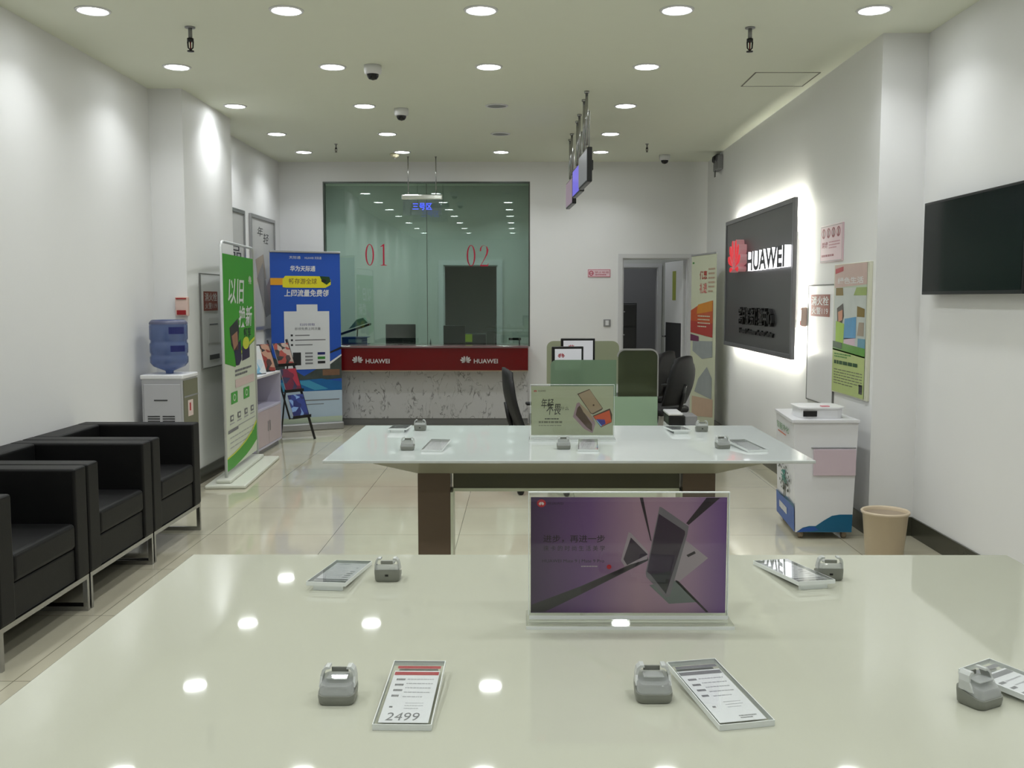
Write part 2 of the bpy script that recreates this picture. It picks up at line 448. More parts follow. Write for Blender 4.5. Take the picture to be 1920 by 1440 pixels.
for lb, ds in (('tall red number 01 on the left half of the glass wall', (('0', -1.872, -1.768, 1.895, 2.15), ('1', -1.70, -1.61, 1.895, 2.15))),
               ('tall red number 02 on the right half of the glass wall', (('0', -0.66, -0.556, 1.885, 2.138), ('2', -0.505, -0.395, 1.885, 2.138)))):
    t = thing('counter_number', lb, 'number', (ds[0][1], 11.788, ds[0][3]), 0, 'counter numbers on the glass')
    for d in ds:
        a = Art(); digit(a, d[0], d[1] - ds[0][1], d[2] - ds[0][1], 0, d[4] - d[3], NUM)
        o = a.build('lettering', t); o.name = 'digit'

# ------------------------------------------------------------------ ceiling fittings
ROWS = [(10.96, 'row farthest back by the glass wall'), (9.77, 'second row from the glass wall'), (8.37, 'third row from the glass wall'),
        (6.98, 'second row from the top of the picture'), (5.64, 'nearest visible row'), (4.24, 'first unseen row above the far display table'), (2.55, 'unseen row above the near display table'), (0.9, 'unseen row right above the viewpoint'), (-0.7, 'unseen row behind the viewpoint')]
COLS = [(-2.405, 'first from left'), (-1.32, 'second from left'), (-0.23, 'third from left'), (0.868, 'fourth from left'), (1.969, 'fifth from left')]
def downlight_parts(t, lit=True):
    MB().lathe([(0.078, 0.002), (0.082, -0.008), (0.094, -0.006), (0.097, 0.0), (0.078, 0.002)], WPLAS, 32).build('trim_ring', t)
    MB().lathe([(0, -0.003), (0.078, -0.003), (0.078, 0.0), (0, 0.0)], LENS if lit else MGREY, 32).build('lens', t)
    if lit:
        ld = bpy.data.lights.new('downlight_lamp', 'AREA'); ld.energy = DOWN_W; ld.color = (0.955, 0.985, 1.0)
        ld.shape = 'DISK'; ld.size = 0.15; ld.spread = math.radians(124)
        lo = bpy.data.objects.new('lamp', ld); COL.objects.link(lo); lo.parent = t; lo.location = (0, 0, -0.0085)
d0 = thing('downlight', 'x', 'downlight', (COLS[0][0], ROWS[0][0], H)); downlight_parts(d0); d0['group'] = 'round ceiling downlights'
first = True
for ry, rn in ROWS:
    for ci, (cx, cn) in enumerate(COLS):
        if ci == 4 and ry > 6: continue
        if ci == 2 and ry in (9.77, 8.37): continue
        lb = 'lit round downlight, %s in the %s' % (cn, rn)
        if first: d0['label'] = lb; first = False
        else: dup(d0, (cx, ry, H), 0, lb)
for ry, rn in ((8.37, 'nearer of the two unlit round downlights in the middle of the ceiling'), (9.77, 'farther of the two unlit round downlights in the middle of the ceiling')):
    t = thing('downlight', rn, 'downlight', (-0.21, ry, H), 0, 'unlit ceiling downlights'); downlight_parts(t, False)
# lamps of the room behind the glass
di = None
for cx, nm in ((-2.6, 'left'), (-1.43, 'middle'), (-0.25, 'right')):
    lb = 'lit round downlight behind the glass wall, the %s one of three' % nm
    if di is None:
        di = thing('downlight', lb, 'downlight', (cx, 13.3, H), 0, 'downlights behind the glass')
        downlight_parts(di)
        for ch in di.children:
            if ch.type == 'LIGHT': ch.data = ch.data.copy(); ch.data.energy = 10
    else: dup(di, (cx, 13.3, H), 0, lb)

dp = dup(d0, (1.2, 12.6, H), 0, 'unseen round downlight added to brighten the passage behind the doorway')  # added fill lamp, out of view, keeps the passage from going black
dp2 = dup(d0, (1.6, 14.9, H), 0, 'unseen round downlight added to brighten the dark room beyond the passage')  # second added fill lamp, out of view, lifts the filing cabinet
for q, e_ in ((dp, 3.6), (dp2, 5)):
    for ch in q.children:
        if ch.type == 'LIGHT': ch.data = ch.data.copy(); ch.data.energy = e_
def dome_camera(x, y, label):
    t = thing('dome_camera', label, 'security camera', (x, y, H), 0, 'dome cameras on the ceiling')
    MB().lathe([(0, 0), (0.06, 0), (0.062, -0.03), (0.056, -0.055), (0.045, -0.06), (0, -0.06)], WPLAS, 24).build('housing', t)
    MB().lathe([(0.042, -0.058), (0.04, -0.075), (0.028, -0.092), (0, -0.1)], mat('smoked_dome', (12, 12, 14), 0.08), 24).build('dome', t)
dome_camera(-1.035, 6.95, 'white ceiling dome camera with black dome, the largest and nearest of them')
dome_camera(-1.027, 8.5, 'white ceiling dome camera with black dome in the middle left, second nearest')
dome_camera(1.607, 11.2, 'small dome camera on the ceiling near the back right corner')
t = thing('smoke_detector', 'small cream smoke detector on the ceiling before the glass wall', 'smoke detector', (-1.42, 11.1, H))
MB().lathe([(0, 0), (0.055, 0), (0.055, -0.015), (0.04, -0.035), (0.02, -0.045), (0, -0.045)], mat('cream_plastic', (206, 200, 170), 0.4, vary=0.03), 20).build('base', t)
MB().lathe([(0, -0.044), (0.012, -0.044), (0.01, -0.056), (0, -0.058)], MGREY, 12).build('sensor', t)
def sprinkler(x, y, label, s=1.0):
    t = thing('sprinkler', label, 'sprinkler', (x, y, H), 0, 'fire sprinklers hanging from the ceiling')
    MB().cyl(0.03 * s, -0.006, 0, MGREY).cyl(0.012 * s, -0.07 * s, -0.004, GPLAS).build('pipe', t)
    MB().cyl(0.019 * s, -0.085 * s, -0.066 * s, BPLAS).tube([(-0.016 * s, 0, -0.085 * s), (-0.014 * s, 0, -0.12 * s), (0, 0, -0.135 * s), (0.014 * s, 0, -0.12 * s), (0.016 * s, 0, -0.085 * s)], 0.0045 * s, BPLAS).cyl(0.004 * s, -0.13 * s, -0.085 * s, RED).build('head', t)
    MB().cyl(0.02 * s, -0.143 * s, -0.138 * s, BPLAS, n=16).build('deflector', t)
sprinkler(-1.975, 5.98, 'black pendant sprinkler hanging at the upper left, below the leftmost downlight')
sprinkler(1.36, 6.0, 'black pendant sprinkler hanging at the upper right of the ceiling')
sprinkler(-1.943, 10.4, 'small distant sprinkler on the left of the ceiling, before the glass wall', 0.6)
sprinkler(1.306, 10.4, 'small distant sprinkler beside the dome camera at the back right', 0.6)

t = thing('emergency_light', 'grey twin-head emergency light high on the right wall by the corner', 'emergency light', (2.2, 11.0, 2.93), -PI / 2)
MB().box(-0.13, 0.13, -0.06, 0, -0.02, 0.14, mat('grey_steel', (120, 120, 122), 0.4, 0.3, vary=0.03), 0.01).build('housing', t)
for x in (-0.07, 0.07):
    MB().lathe([(0, -0.06), (0.045, -0.05), (0.045, -0.02), (0.03, 0)], DGREY, 16, Matrix.Translation((x, -0.08, 0.11)) @ Matrix.Rotation(PI / 2, 4, 'X')).build('lamp_head', t)
MB().box(-0.03, 0.03, -0.066, -0.06, -0.09, -0.02, DGREY).build('arrow_plate', t)

# hanging blue LED sign
t = thing('hanging_sign', 'clear hanging sign with blue LED characters on two rods before the glass', 'hanging sign', (-1.137, 11.3, H))
for x in (-0.158, 0.158):
    MB().cyl(0.012, -0.012, 0, CHROME, cx=x).tube([(x, 0, 0), (x, 0, -0.44)], 0.006, CHROME).build('rod', t)
MB().box(-0.235, 0.235, -0.03, 0.03, -0.487, -0.43, mat('sign_channel', (200, 202, 196), 0.12, 0.9, vary=0.02), 0.01).build('top_channel', t)
MB().box(-0.22, 0.22, -0.004, 0.004, -0.66, -0.487, thin_glass('led_plate', (246, 246, 252), 1.45)).build('clear_plate', t)
a = Art(); a.e = 0.001
BLUEL = mat('blue_led', (30, 40, 200), 0.5, emit=(60, 80, 255), es=2.2)
a.text('三号区', -0.11, 0.11, -0.60, -0.525, BLUEL, 6)
a.build('lettering', t)

# queue screens on pairs of rods
def hang_screen(y0, y1, z0, z1, lit, label, x=0.49):
    t = thing('hanging_screen', label, 'screen', (x, (y0 + y1) / 2, H), 0, 'screens hanging on twin rods')
    hw = (y1 - y0) / 2; rz = Matrix.Rotation(math.radians(3), 4, 'Z')
    for yy in (-hw * 0.55, hw * 0.55):
        MB().cyl(0.02, -0.015, 0, CHROME, cy=yy).tube([(0, yy, 0), (0, yy, z1 - H + 0.03)], 0.011, CHROME).tube([(0.02, yy, -0.15), (0.02, yy, z1 - H)], 0.005, ALU).build('rod', t)
    M = rz @ Matrix.Rotation(math.radians(8), 4, 'Y')
    MB().box(-0.018, 0.022, -hw, hw, z0 - H, z1 - H, BPLAS, 0.006, M=Matrix.Translation((0, 0, 0)) @ rz).build('casing', t)
    MB().box(-0.0205, -0.0185, -hw + 0.012, hw - 0.012, z0 - H + 0.014, z1 - H - 0.014, lit, M=rz).build('screen', t)
    b = MB()
    for yy in (-hw * 0.5, 0, hw * 0.5): b.box(0.022, 0.045, yy - 0.03, yy + 0.03, (z0 + z1) / 2 - H - 0.03, (z0 + z1) / 2 - H + 0.05, BPLAS, 0.006, M=rz)
    b.build('mount_block', t)
hang_screen(7.66, 8.25, 2.40, 2.665, mat('screen_grey', (120, 122, 126), 0.3, emit=(110, 112, 118), es=0.6), 'black hanging screen on twin rods, the nearest of three', 0.505)
hang_screen(8.62, 9.22, 2.43, 2.68, mat('screen_violet', (60, 50, 140), 0.2, emit=(120, 110, 235), es=0.7), 'hanging screen glowing violet blue, the middle of three', 0.505)
hang_screen(9.62, 10.25, 2.42, 2.68, mat('screen_pink', (150, 130, 150), 0.3, emit=(150, 130, 148), es=0.5), 'hanging screen with pale pinkish face, the farthest of three', 0.49)

# ------------------------------------------------------------------ display tables
def display_table(name, cx, y0, y1, hw, label, top_c, topname):
    t = thing(name, label, 'display table', (cx, (y0 + y1) / 2, 0), 0, 'long glass-topped display tables')
    hd = (y1 - y0) / 2
    TOP = mat(topname, top_c, 0.035, vary=0.008, ior=1.52)
    MB().box(-hw, hw, -hd, hd, T - 0.012, T, TOP, 0.003).build('glass_top', t)
    AP = mat('apron_beige', (150, 150, 132), 0.4, vary=0.02)
    b = MB()   # shallow tray tapering inwards under the glass
    u, v = hw - 0.14, hd - 0.06; u2, v2 = hw - 0.345, hd - 0.185
    zt, zb = T - 0.012, T - 0.083
    b.add([(-u, -v, zt), (u, -v, zt), (u, v, zt), (-u, v, zt), (-u2, -v2, zb), (u2, -v2, zb), (u2, v2, zb), (-u2, v2, zb)],
          [[0, 1, 2, 3], [7, 6, 5, 4], [0, 4, 5, 1], [1, 5, 6, 2], [2, 6, 7, 3], [3, 7, 4, 0]], AP)
    b.build('under_tray', t)
    BR = mat('bronze_panel', (92, 78, 64), 0.22, vary=0.04)
    LT = mat('light_trim', (200, 206, 186), 0.3, vary=0.02)
    for s in (-1, 1):
        x0, x1 = (-0.60, -0.468) if s < 0 else (0.468, 0.60)
        lg = MB().box(x0, x1, -0.33, -0.22, 0, T - 0.083, BR, 0.002).build('leg', t)
        xi = -0.468 if s < 0 else 0.458
        MB().box(xi, xi + 0.010, -0.332, -0.218, 0.0, 0.722, LT).build('edge_trim', lg)
    MB().box(-0.458, 0.458, -0.31, -0.23, 0.735, T - 0.0835, mat('dark_olive_panel', (70, 70, 54), 0.25, vary=0.04)).build('cross_beam', t)
    MB().box(-0.458, 0.458, -0.312, -0.228, 0.722, 0.7349, LT).build('beam_trim', t)
    return t
display_table('display_table', 0.1875, 1.22, 2.325, 0.985, 'cream glass-topped display table in the foreground, cut by the picture edge', (177, 178, 163), 'cream_backpainted_glass')
display_table('display_table', 0.18, 3.705, 4.745, 0.945, 'white glass-topped display table further back with bronze legs', (192, 197, 195), 'white_backpainted_glass')

# ------------------------------------------------------------------ acrylic poster stands
def sign_stand(x0, x1, zt, y, label):
    wd = x1 - x0
    t = thing('sign_stand', label, 'poster stand', ((x0 + x1) / 2, y, T), 0, 'acrylic poster stands on the display tables')
    h = zt - T; hw = wd / 2
    b = MB().box(-hw, hw, -0.004, -0.0025, 0.014, h, ACRYL).box(-hw, hw, 0.0025, 0.004, 0.014, h, ACRYL)
    b.build('acrylic_pocket', t)
    e = MB().box(-hw, hw, -0.0045, 0.0045, h, h + 0.0016, ACRYL_EDGE).box(-hw - 0.0016, -hw, -0.0045, 0.0045, 0.014, h + 0.0016, ACRYL_EDGE).box(hw, hw + 0.0016, -0.0045, 0.0045, 0.014, h + 0.0016, ACRYL_EDGE)
    e.build('polished_edge', t)
    g = MB().box(-hw - 0.006, hw + 0.006, -0.045, 0.045, 0, 0.008, ACRYL, 0.0015).box(-hw, hw, -0.012, 0.012, 0.008, 0.020, ACRYL, 0.0015)
    g.box(-hw - 0.006, hw + 0.006, -0.0465, -0.045, 0.0, 0.006, ACRYL_EDGE).box(-hw, hw, -0.0135, -0.012, 0.009, 0.016, ACRYL_EDGE)
    g.build('acrylic_foot', t)
    return t, hw, h
# purple poster, foreground table
ts, hw, h = sign_stand(0.014, 0.392, 1.134, 1.83, 'clear acrylic stand with a purple phone poster on the near table')
pz0, pz1 = 0.018, h - 0.009
gradient_material('poster_purple', [(0.0, (54, 28, 68)), (0.3, (98, 62, 114)), (0.55, (152, 118, 138)), (0.8, (146, 114, 140)), (1.0, (100, 62, 128))], 'X', 0.4)
bp = MB(); bp.box(-hw + 0.003, hw - 0.003, -0.0015, 0.0015, pz0, pz1, MATS['poster_purple']); bs = bp.build('poster_sheet', ts)
a = Art(); a.e = 0.00012
W_ = 2 * hw - 0.006; Hh = pz1 - pz0
def px_(u, v): return (-hw + 0.003 + u * W_, pz0 + v * Hh)   # u right, v up (0..1)
def zp(x, y): return px_((x - 155) / 1570.0, 1 - (y - 118) / 980.0)  # read off the poster enlarged 4.36 times
PDK = mat('poster_dark', (30, 12, 30), 0.4, vary=0.05); PVI = mat('poster_violet', (40, 18, 46), 0.3, vary=0.05)
PGR = mat('poster_grey', (104, 98, 106), 0.4, vary=0.05); PLG = mat('poster_light', (150, 136, 146), 0.4, vary=0.03); PSIL = mat('poster_silver', (96, 102, 102), 0.4, vary=0.05)
a.poly([zp(1025, 120), zp(1052, 120), zp(1125, 490), zp(1115, 480)], PDK, 14)
a.poly([zp(1560, 120), zp(1670, 120), zp(1420, 350), zp(1400, 335)], PDK, 14)
a.poly([zp(160, 1090), zp(270, 1090), zp(560, 940), zp(1100, 650), zp(1095, 620), zp(560, 870), zp(160, 1030)], mat('poster_band', (38, 34, 40), 0.4), 13)
a.poly([zp(560, 880), zp(560, 935), zp(1085, 650), zp(1080, 638)], PDK, 14)
a.poly([zp(1330, 810), zp(1590, 1090), zp(1570, 1092), zp(1320, 830)], PDK, 14)
a.poly([zp(1110, 860), zp(1270, 1020), zp(1500, 1005), zp(1330, 820)], PSIL, 14)
a.poly([zp(1400, 480), zp(1580, 630), zp(1350, 830), zp(1290, 800)], PLG, 15)
a.poly([zp(1405, 605), zp(1470, 570), zp(1480, 590), zp(1420, 622)], PDK, 16)
a.poly([zp(940, 410), zp(960, 420), zp(1100, 580), zp(1090, 640), zp(910, 700), zp(880, 650)], PLG, 15)
a.poly([zp(958, 455), zp(1095, 600), zp(930, 690), zp(900, 640)], PVI, 16)
a.poly([zp(1185, 195), zp(1200, 200), zp(1420, 360), zp(1410, 430), zp(1275, 960), zp(1240, 960), zp(1085, 790), zp(1080, 750)], PGR, 17)
a.poly([zp(1180, 255), zp(1390, 400), zp(1392, 425), zp(1245, 935), zp(1120, 770), zp(1090, 745)], PVI, 18)
a.poly([zp(1120, 770), zp(1285, 740), zp(1245, 935)], mat('poster_deep', (34, 32, 40), 0.3), 19)
a.disc(*zp(240, 168), 0.0085, 0.0075, mat('print_red', (170, 26, 40), 0.4), 14)
for p in petals(*zp(240, 170), 0.006): a.poly(p, PRESS, 15)
x0, z0 = zp(290, 180); x1, z1 = zp(415, 160); a.text('HUAWEI', x0, x1, z0, z1, PDK, 14)
x0, z0 = zp(255, 500); x1, z1 = zp(750, 435); a.text('进步，再进一步', x0, x1, z0, z1, PDK, 14, bold=0.01)
x0, z0 = zp(258, 570); x1, z1 = zp(750, 525); a.text('徕 卡 的 时 尚 生 活 美 学', x0, x1, z0, z1, PDK, 14)
x0, z0 = zp(248, 676); x1, z1 = zp(745, 642); a.text('HUAWEI Mate 9 | Mate 9 Pro', x0, x1, z0, z1, PDK, 14)
a.lines(*[zp(560, 705)[0], zp(720, 705)[0]], *[zp(0, 712)[1], zp(0, 690)[1]], 1, PLG, 14)
a.disc(*zp(785, 705), 0.0045, 0.0045, MATS['print_red'], 15)
a.build('printed_sheet', ts)

# pale poster, far table
ts, hw, h = sign_stand(0.038, 0.402, 1.126, 4.25, 'clear acrylic stand with a pale gold phone poster on the far table')
pz0, pz1 = 0.022, h - 0.006
POL = mat('poster_olive', (168, 172, 146), 0.45, vary=0.02)
MB().box(-hw + 0.003, hw - 0.003, -0.0015, 0.0015, pz0, pz1, POL).build('poster_sheet', ts)
a = Art(); a.e = 0.00012; W_ = 2 * hw - 0.006; Hh = pz1 - pz0
def zq(x, y): return px_((x - 70) / 1750.0, 1 - (y - 85) / 1050.0)
GLD = mat('phone_gold', (160, 140, 116), 0.35, 0.1, vary=0.03); GLE = mat('phone_gold_edge', (84, 66, 54), 0.35, 0.1); PNK = mat('phone_pink', (150, 126, 134), 0.35, vary=0.05)
a.poly([zq(1040, 450), zq(1090, 430), zq(1400, 760), zq(1440, 900), zq(1380, 1090), zq(1200, 1000), zq(960, 740)], PNK, 14)
a.poly([zq(1050, 560), zq(1100, 500), zq(1370, 900), zq(1370, 1050), zq(1250, 960), zq(1020, 700)], GLE, 15)
a.poly([zq(1100, 450), zq(1330, 650), zq(1400, 860), zq(1180, 640)], GLD, 16)
a.poly([zq(1380, 720), zq(1750, 560), zq(1800, 700), zq(1790, 860), zq(1560, 970)], GLE, 15)
a.poly([zq(1400, 735), zq(1740, 600), zq(1785, 850), zq(1570, 945)], mat('print_orange', (196, 84, 48), 0.4, vary=0.1), 16)
a.poly([zq(1460, 790), zq(1640, 800), zq(1660, 890), zq(1575, 935)], mat('print_blue', (62, 58, 140), 0.4, vary=0.1), 17)
a.poly([zq(1445, 800), zq(1490, 830), zq(1580, 940), zq(1560, 945)], mat('print_sky', (120, 180, 220), 0.4), 18)
a.poly([zq(1050, 250), zq(1310, 145), zq(1600, 560), zq(1570, 600), zq(1390, 690), zq(1340, 670)], GLE, 18)
a.poly([zq(1075, 262), zq(1315, 160), zq(1585, 555), zq(1380, 665), zq(1345, 655)], GLD, 19)
a.disc(*zq(1400, 490), 0.004, 0.004, GLE, 20)
for p in petals(*zq(155, 190), 0.008): a.poly(p, MATS['print_red'], 14)
x0, z0 = zq(215, 205); x1, z1 = zq(375, 170); a.text('HUAWEI', x0, x1, z0, z1, INK, 14)
x0, z0 = zq(280, 560); x1, z1 = zq(545, 350); a.text('年轻', x0, x1, z0, z1, INK, 14, shear=0.15, bold=0.004)
x0, z0 = zq(395, 700); x1, z1 = zq(700, 465); a.text('不畏', x0, x1, z0, z1, INK, 14, shear=0.15, bold=0.004)
x0, z0 = zq(690, 600); x1, z1 = zq(870, 520); a.text('什么', x0, x1, z0, z1, INK, 14, shear=0.15)
a.lines(zq(360, 0)[0], zq(750, 0)[0], zq(0, 805)[1], zq(0, 775)[1], 1, INK, 14, 0.7)
PT = mat('print_faint', (110, 112, 96), 0.5)
a.lines(zq(230, 0)[0], zq(880, 0)[0], zq(0, 890)[1], zq(0, 840)[1], 1, PT, 14, 0.8); a.lines(zq(230, 0)[0], zq(880, 0)[0], zq(0, 945)[1], zq(0, 910)[1], 1, PT, 14)
a.build('printed_sheet', ts)

# ------------------------------------------------------------------ phone holders and price tags
HG = mat('holder_grey', (122, 124, 116), 0.35, vary=0.03)
CLR = thin_glass('holder_clear', (240, 242, 238), 1.45, boost=0.03, haze=0.5, hazec=(226, 228, 228))
def rrect(hx, hy, r, n=5, cy=0):
    pts = []
    for cx_, cy_, a0 in ((hx - r, hy - r, 0), (-hx + r, hy - r, 90), (-hx + r, -hy + r, 180), (hx - r, -hy + r, 270)):
        for i in range(n + 1):
            a_ = math.radians(a0 + 90 * i / n); pts.append((cx_ + r * math.cos(a_), cy + cy_ + r * math.sin(a_)))
    return pts
def loft(b, rings, m, smooth=True, cap=True):
    n = len(rings[0]); vs = [p for r in rings for p in r]; fs = []
    for j in range(len(rings) - 1):
        for i in range(n):
            k = (i + 1) % n; fs.append([j * n + i, j * n + k, (j + 1) * n + k, (j + 1) * n + i])
    b.add(vs, fs, m, smooth=smooth)
    if cap: b.add(vs, [list(range(n))[::-1], list(range((len(rings) - 1) * n, len(rings) * n))], m)
PRG = mat('prong_grey', (184, 187, 184), 0.2, vary=0.03)
def make_holder(label):
    t = thing('phone_holder', label, 'phone holder', (0, 0, T), 0, 'grey phone holders on the display tables')
    b = MB(); rg = []
    for z, hx, hy in ((0, 0.025, 0.0225), (0.003, 0.0272, 0.0243), (0.016, 0.0285, 0.025), (0.021, 0.0282, 0.0248)):
        rg.append([(x, y, z + (0.006 * (y / 0.024) if z > 0.01 else 0)) for x, y in rrect(hx, hy, 0.011)])
    loft(b, rg, HG); b.build('base', t)
    b = MB(); rg = []
    for z, hx, hy in ((0.0215, 0.0262, 0.0228), (0.031, 0.0255, 0.022), (0.0335, 0.023, 0.0195)):
        rg.append([(x, y, z + 0.006 * (y / 0.024)) for x, y in rrect(hx, hy, 0.010)])
    loft(b, rg, CLR); b.box(-0.016, 0.016, -0.012, 0.010, 0.0375, 0.0395, CLR, 0.0008).build('clear_cradle', t)
    MB().box(-0.013, 0.013, 0.0165, 0.0195, 0.0385, 0.046, HG, 0.0008).build('stop_bar', t)
    for s in (-1, 1):
        out = [(0.0278, 0.024), (0.0272, 0.038), (0.0245, 0.047), (0.0195, 0.0515), (0.0135, 0.0515), (0.0125, 0.0485), (0.0175, 0.0478), (0.0212, 0.0445), (0.0235, 0.0375), (0.0240, 0.024)]
        b = MB(); n = len(out)
        vs = [(s * x, y_ + 0.004 * (z - 0.024) / 0.02, z + 0.0) for y_ in (-0.004, 0.014) for x, z in out]
        vs = [(x, y if z > 0.03 else y - (0.006 if y < 0.005 else -0.002), z) for x, y, z in vs]
        b.add(vs, [[i_, (i_ + 1) % n, n + (i_ + 1) % n, n + i_] for i_ in range(n)] + [[0, 1, 8, 9], [1, 2, 7, 8], [2, 3, 6, 7], [3, 4, 5, 6], [n + 9, n + 8, n + 1, n], [n + 8, n + 7, n + 2, n + 1], [n + 7, n + 6, n + 3, n + 2], [n + 6, n + 5, n + 4, n + 3]], PRG)
        b.build('prong', t)
    MB().box(-0.0035, 0.0035, 0.0236, 0.0256, 0.013, 0.017, BPLAS).build('socket', t)
    return t
h0 = make_holder('x')
hold = [(-0.283, 1.462, 0, 'grey phone holder on the near table, left of the 2499 price tag'),
        (0.203, 1.47, 0, 'grey phone holder on the near table, below the purple poster'),
        (0.70, 1.452, 28, 'grey phone holder at the bottom right of the near table, turned aside'),
        (-0.295, 2.115, 180, 'grey phone holder seen from behind at the back left of the near table'),
        (0.68, 2.127, 176, 'grey phone holder seen from behind at the back right of the near table'),
        (-0.478, 4.57, 180, 'grey phone holder at the back left of the far table'),
        (-0.468, 3.97, 0, 'grey phone holder at the front left of the far table'),
        (0.172, 4.0, 0, 'grey phone holder at the front of the far table, below the pale poster'),
        (0.839, 4.537, 180, 'grey phone holder at the back right of the far table'),
        (0.831, 4.017, 10, 'grey phone holder at the front right of the far table')]
for i, (x, y, r, lb) in enumerate(hold):
    if i == 0: h0.location = (x, y, T); h0['label'] = lb
    else: dup(h0, (x, y, T), math.radians(r), lb)
TAGB = mat('tag_paper', (212, 212, 216), 0.5, vary=0.01); TGR = mat('tag_grey', (112, 112, 116), 0.5, vary=0.05); TRED = mat('tag_red', (160, 44, 56), 0.5, vary=0.03); TFN = mat('tag_faint', (160, 160, 166), 0.5)
def price_tag(x, y, r, bar, price, label, shear=0.0, w_=0.083, l_=0.215):
    t = thing('price_tag', label, 'price tag', (x, y, T), math.radians(r), 'acrylic price tags lying on the tables')
    sh = Matrix(((1, shear, 0, 0), (0, 1, 0, 0), (0, 0, 1, 0), (0, 0, 0, 1)))
    tilt = Matrix.Translation((0, -l_ / 2, 0.0)) @ Matrix.Rotation(math.radians(3.2), 4, 'X') @ Matrix.Translation((0, l_ / 2, 0))
    M = sh @ tilt
    hx, hy = w_ / 2, l_ / 2
    MB().box(-hx, hx, -hy, hy, 0.0065, 0.0095, ACRYL, M=M).build('acrylic_cover', t)
    e = 0.0012
    MB().box(-hx - e, -hx, -hy, hy, 0.0012, 0.0096, ACRYL_EDGE, M=M).box(hx, hx + e, -hy, hy, 0.0012, 0.0096, ACRYL_EDGE, M=M).box(-hx - e, hx + e, -hy - e, -hy, 0.0005, 0.0096, ACRYL_EDGE, M=M).box(-hx - e, hx + e, hy, hy + e, 0.0012, 0.0096, ACRYL_EDGE, M=M).build('polished_edge', t)
    MB().box(-hx + 0.01, hx - 0.01, hy - 0.02, hy - 0.012, 0.0, 0.0129, ACRYL_EDGE).build('rear_foot', t) if shear == 0 else None
    MB().box(-hx + 0.005, hx - 0.005, -hy + 0.012, hy - 0.03, 0.0051, 0.0058, TAGB, M=M).build('paper', t)
    a = Art(); a.e = 0.00005
    A = M @ Matrix.Translation((0, 0, 0.00585)) @ Matrix.Rotation(-PI / 2, 4, 'X')   # art plane x,z -> tag x,y
    a.rect(-hx + 0.006, hx - 0.006, hy - 0.046, hy - 0.034, bar, 3)
    a.rect(-hx + 0.008, hx - 0.005, hy - 0.022, hy - 0.012, bar, 3)  # bar repeated beyond the paper: its reflection in the thick acrylic, painted
    a.lines(-hx + 0.012, -hx + 0.026, -0.02, hy - 0.052, 4, TGR, 3, 0.35)
    a.lines(-0.012, hx - 0.012, -0.02, hy - 0.052, 5, TFN, 3, 0.2)
    a.lines(-0.005, hx - 0.018, -0.055, -0.03, 3, TFN, 3, 0.2)
    a.rect(-hx + 0.014, -hx + 0.019, -0.05, -0.045, TGR, 3)
    if price == '': a.lines(0.0, hx - 0.014, -hy + 0.018, -hy + 0.03, 2, TGR, 3, 0.5)
    if price: a.text(price, -hx + 0.014, hx - 0.020, -hy + 0.018, -hy + 0.042, TGR, 4, shear=0.1)
    a.v = [tuple(A @ Vector(p)) for p in a.v]
    # the art plane faces -y; after the turn it faces +z
    a.build('printed_sheet', t)
price_tag(-0.170, 1.462, -1.0, TRED, '2499', 'acrylic price tag with doubled red bar and handwritten 2499 on the near table')
price_tag(0.302, 1.468, 12, TGR, '', 'acrylic price tag with doubled grey bar lying aslant, right of the middle holder')
price_tag(0.80, 1.47, 33, TGR, '', 'acrylic price tag cut off by the right picture edge')
price_tag(-0.402, 2.125, 174, TGR, '', 'pale acrylic price tag at the back left of the near table')
price_tag(0.603, 2.137, 192, TGR, '', 'pale acrylic price tag at the back right of the near table')
price_tag(-0.575, 4.58, 180, TGR, '', 'pale acrylic price tag at the back left of the far table')
price_tag(-0.355, 4.02, -6, TGR, '', 'pale acrylic price tag at the front left of the far table')
price_tag(0.275, 4.03, -4, TGR, '', 'pale acrylic price tag below the pale poster on the far table')
price_tag(0.725, 4.54, 182, TGR, '', 'pale acrylic price tag at the back right of the far table')
price_tag(0.93, 4.02, 12, TGR, '', 'pale acrylic price tag at the front right of the far table')

# ------------------------------------------------------------------ armchairs
def make_armchair():
    t = thing('armchair', 'x', 'armchair', (0, 0, 0), 0, 'black cube armchairs along the left wall')
    # local: x from back (-0.72) to front (0), y from 0 to 0.81
    D, Wd, ht, zb = 0.74, 0.815, 0.708, 0.178
    for y0, y1 in ((0.002, 0.125), (Wd - 0.125, Wd - 0.002)):
        MB().box(-D, 0.0, y0, y1, zb, ht, LEATHER, 0.012, 3).build('arm', t)
    MB().box(-D, -D + 0.15, 0.126, Wd - 0.126, zb, ht, LEATHER, 0.014, 3).build('backrest', t)
    MB().box(-D + 0.151, -0.012, 0.126, Wd - 0.126, zb, 0.33, LEATHER, 0.008, 2).build('seat_base', t)
    MB().box(-D + 0.152, -0.002, 0.127, Wd - 0.127, 0.331, 0.455, LEATHER, 0.022, 4).build('seat_cushion', t)
    f = MB(); q = 0.011
    f.box(-D + 0.03, -0.005, 0.004, 0.004 + 2 * q, zb - 0.022, zb, CHROME).box(-D + 0.03, -0.005, Wd - 0.004 - 2 * q, Wd - 0.004, zb - 0.022, zb, CHROME)
    f.box(-0.027, -0.005, 0.026, Wd - 0.026, zb - 0.022, zb, CHROME).box(-D + 0.03, -D + 0.052, 0.026, Wd - 0.026, zb - 0.022, zb, CHROME)
    f.build('frame', t)
    for y in (0.004, Wd - 0.026):
        MB().box(-0.027, -0.005, y, y + 0.022, 0.022, zb - 0.022, CHROME).box(-D + 0.03, -D + 0.052, y, y + 0.022, 0.022, zb - 0.022, CHROME).box(-D + 0.03, -0.005, y, y + 0.022, 0, 0.022, CHROME).build('leg', t)
    return t
ac = make_armchair()
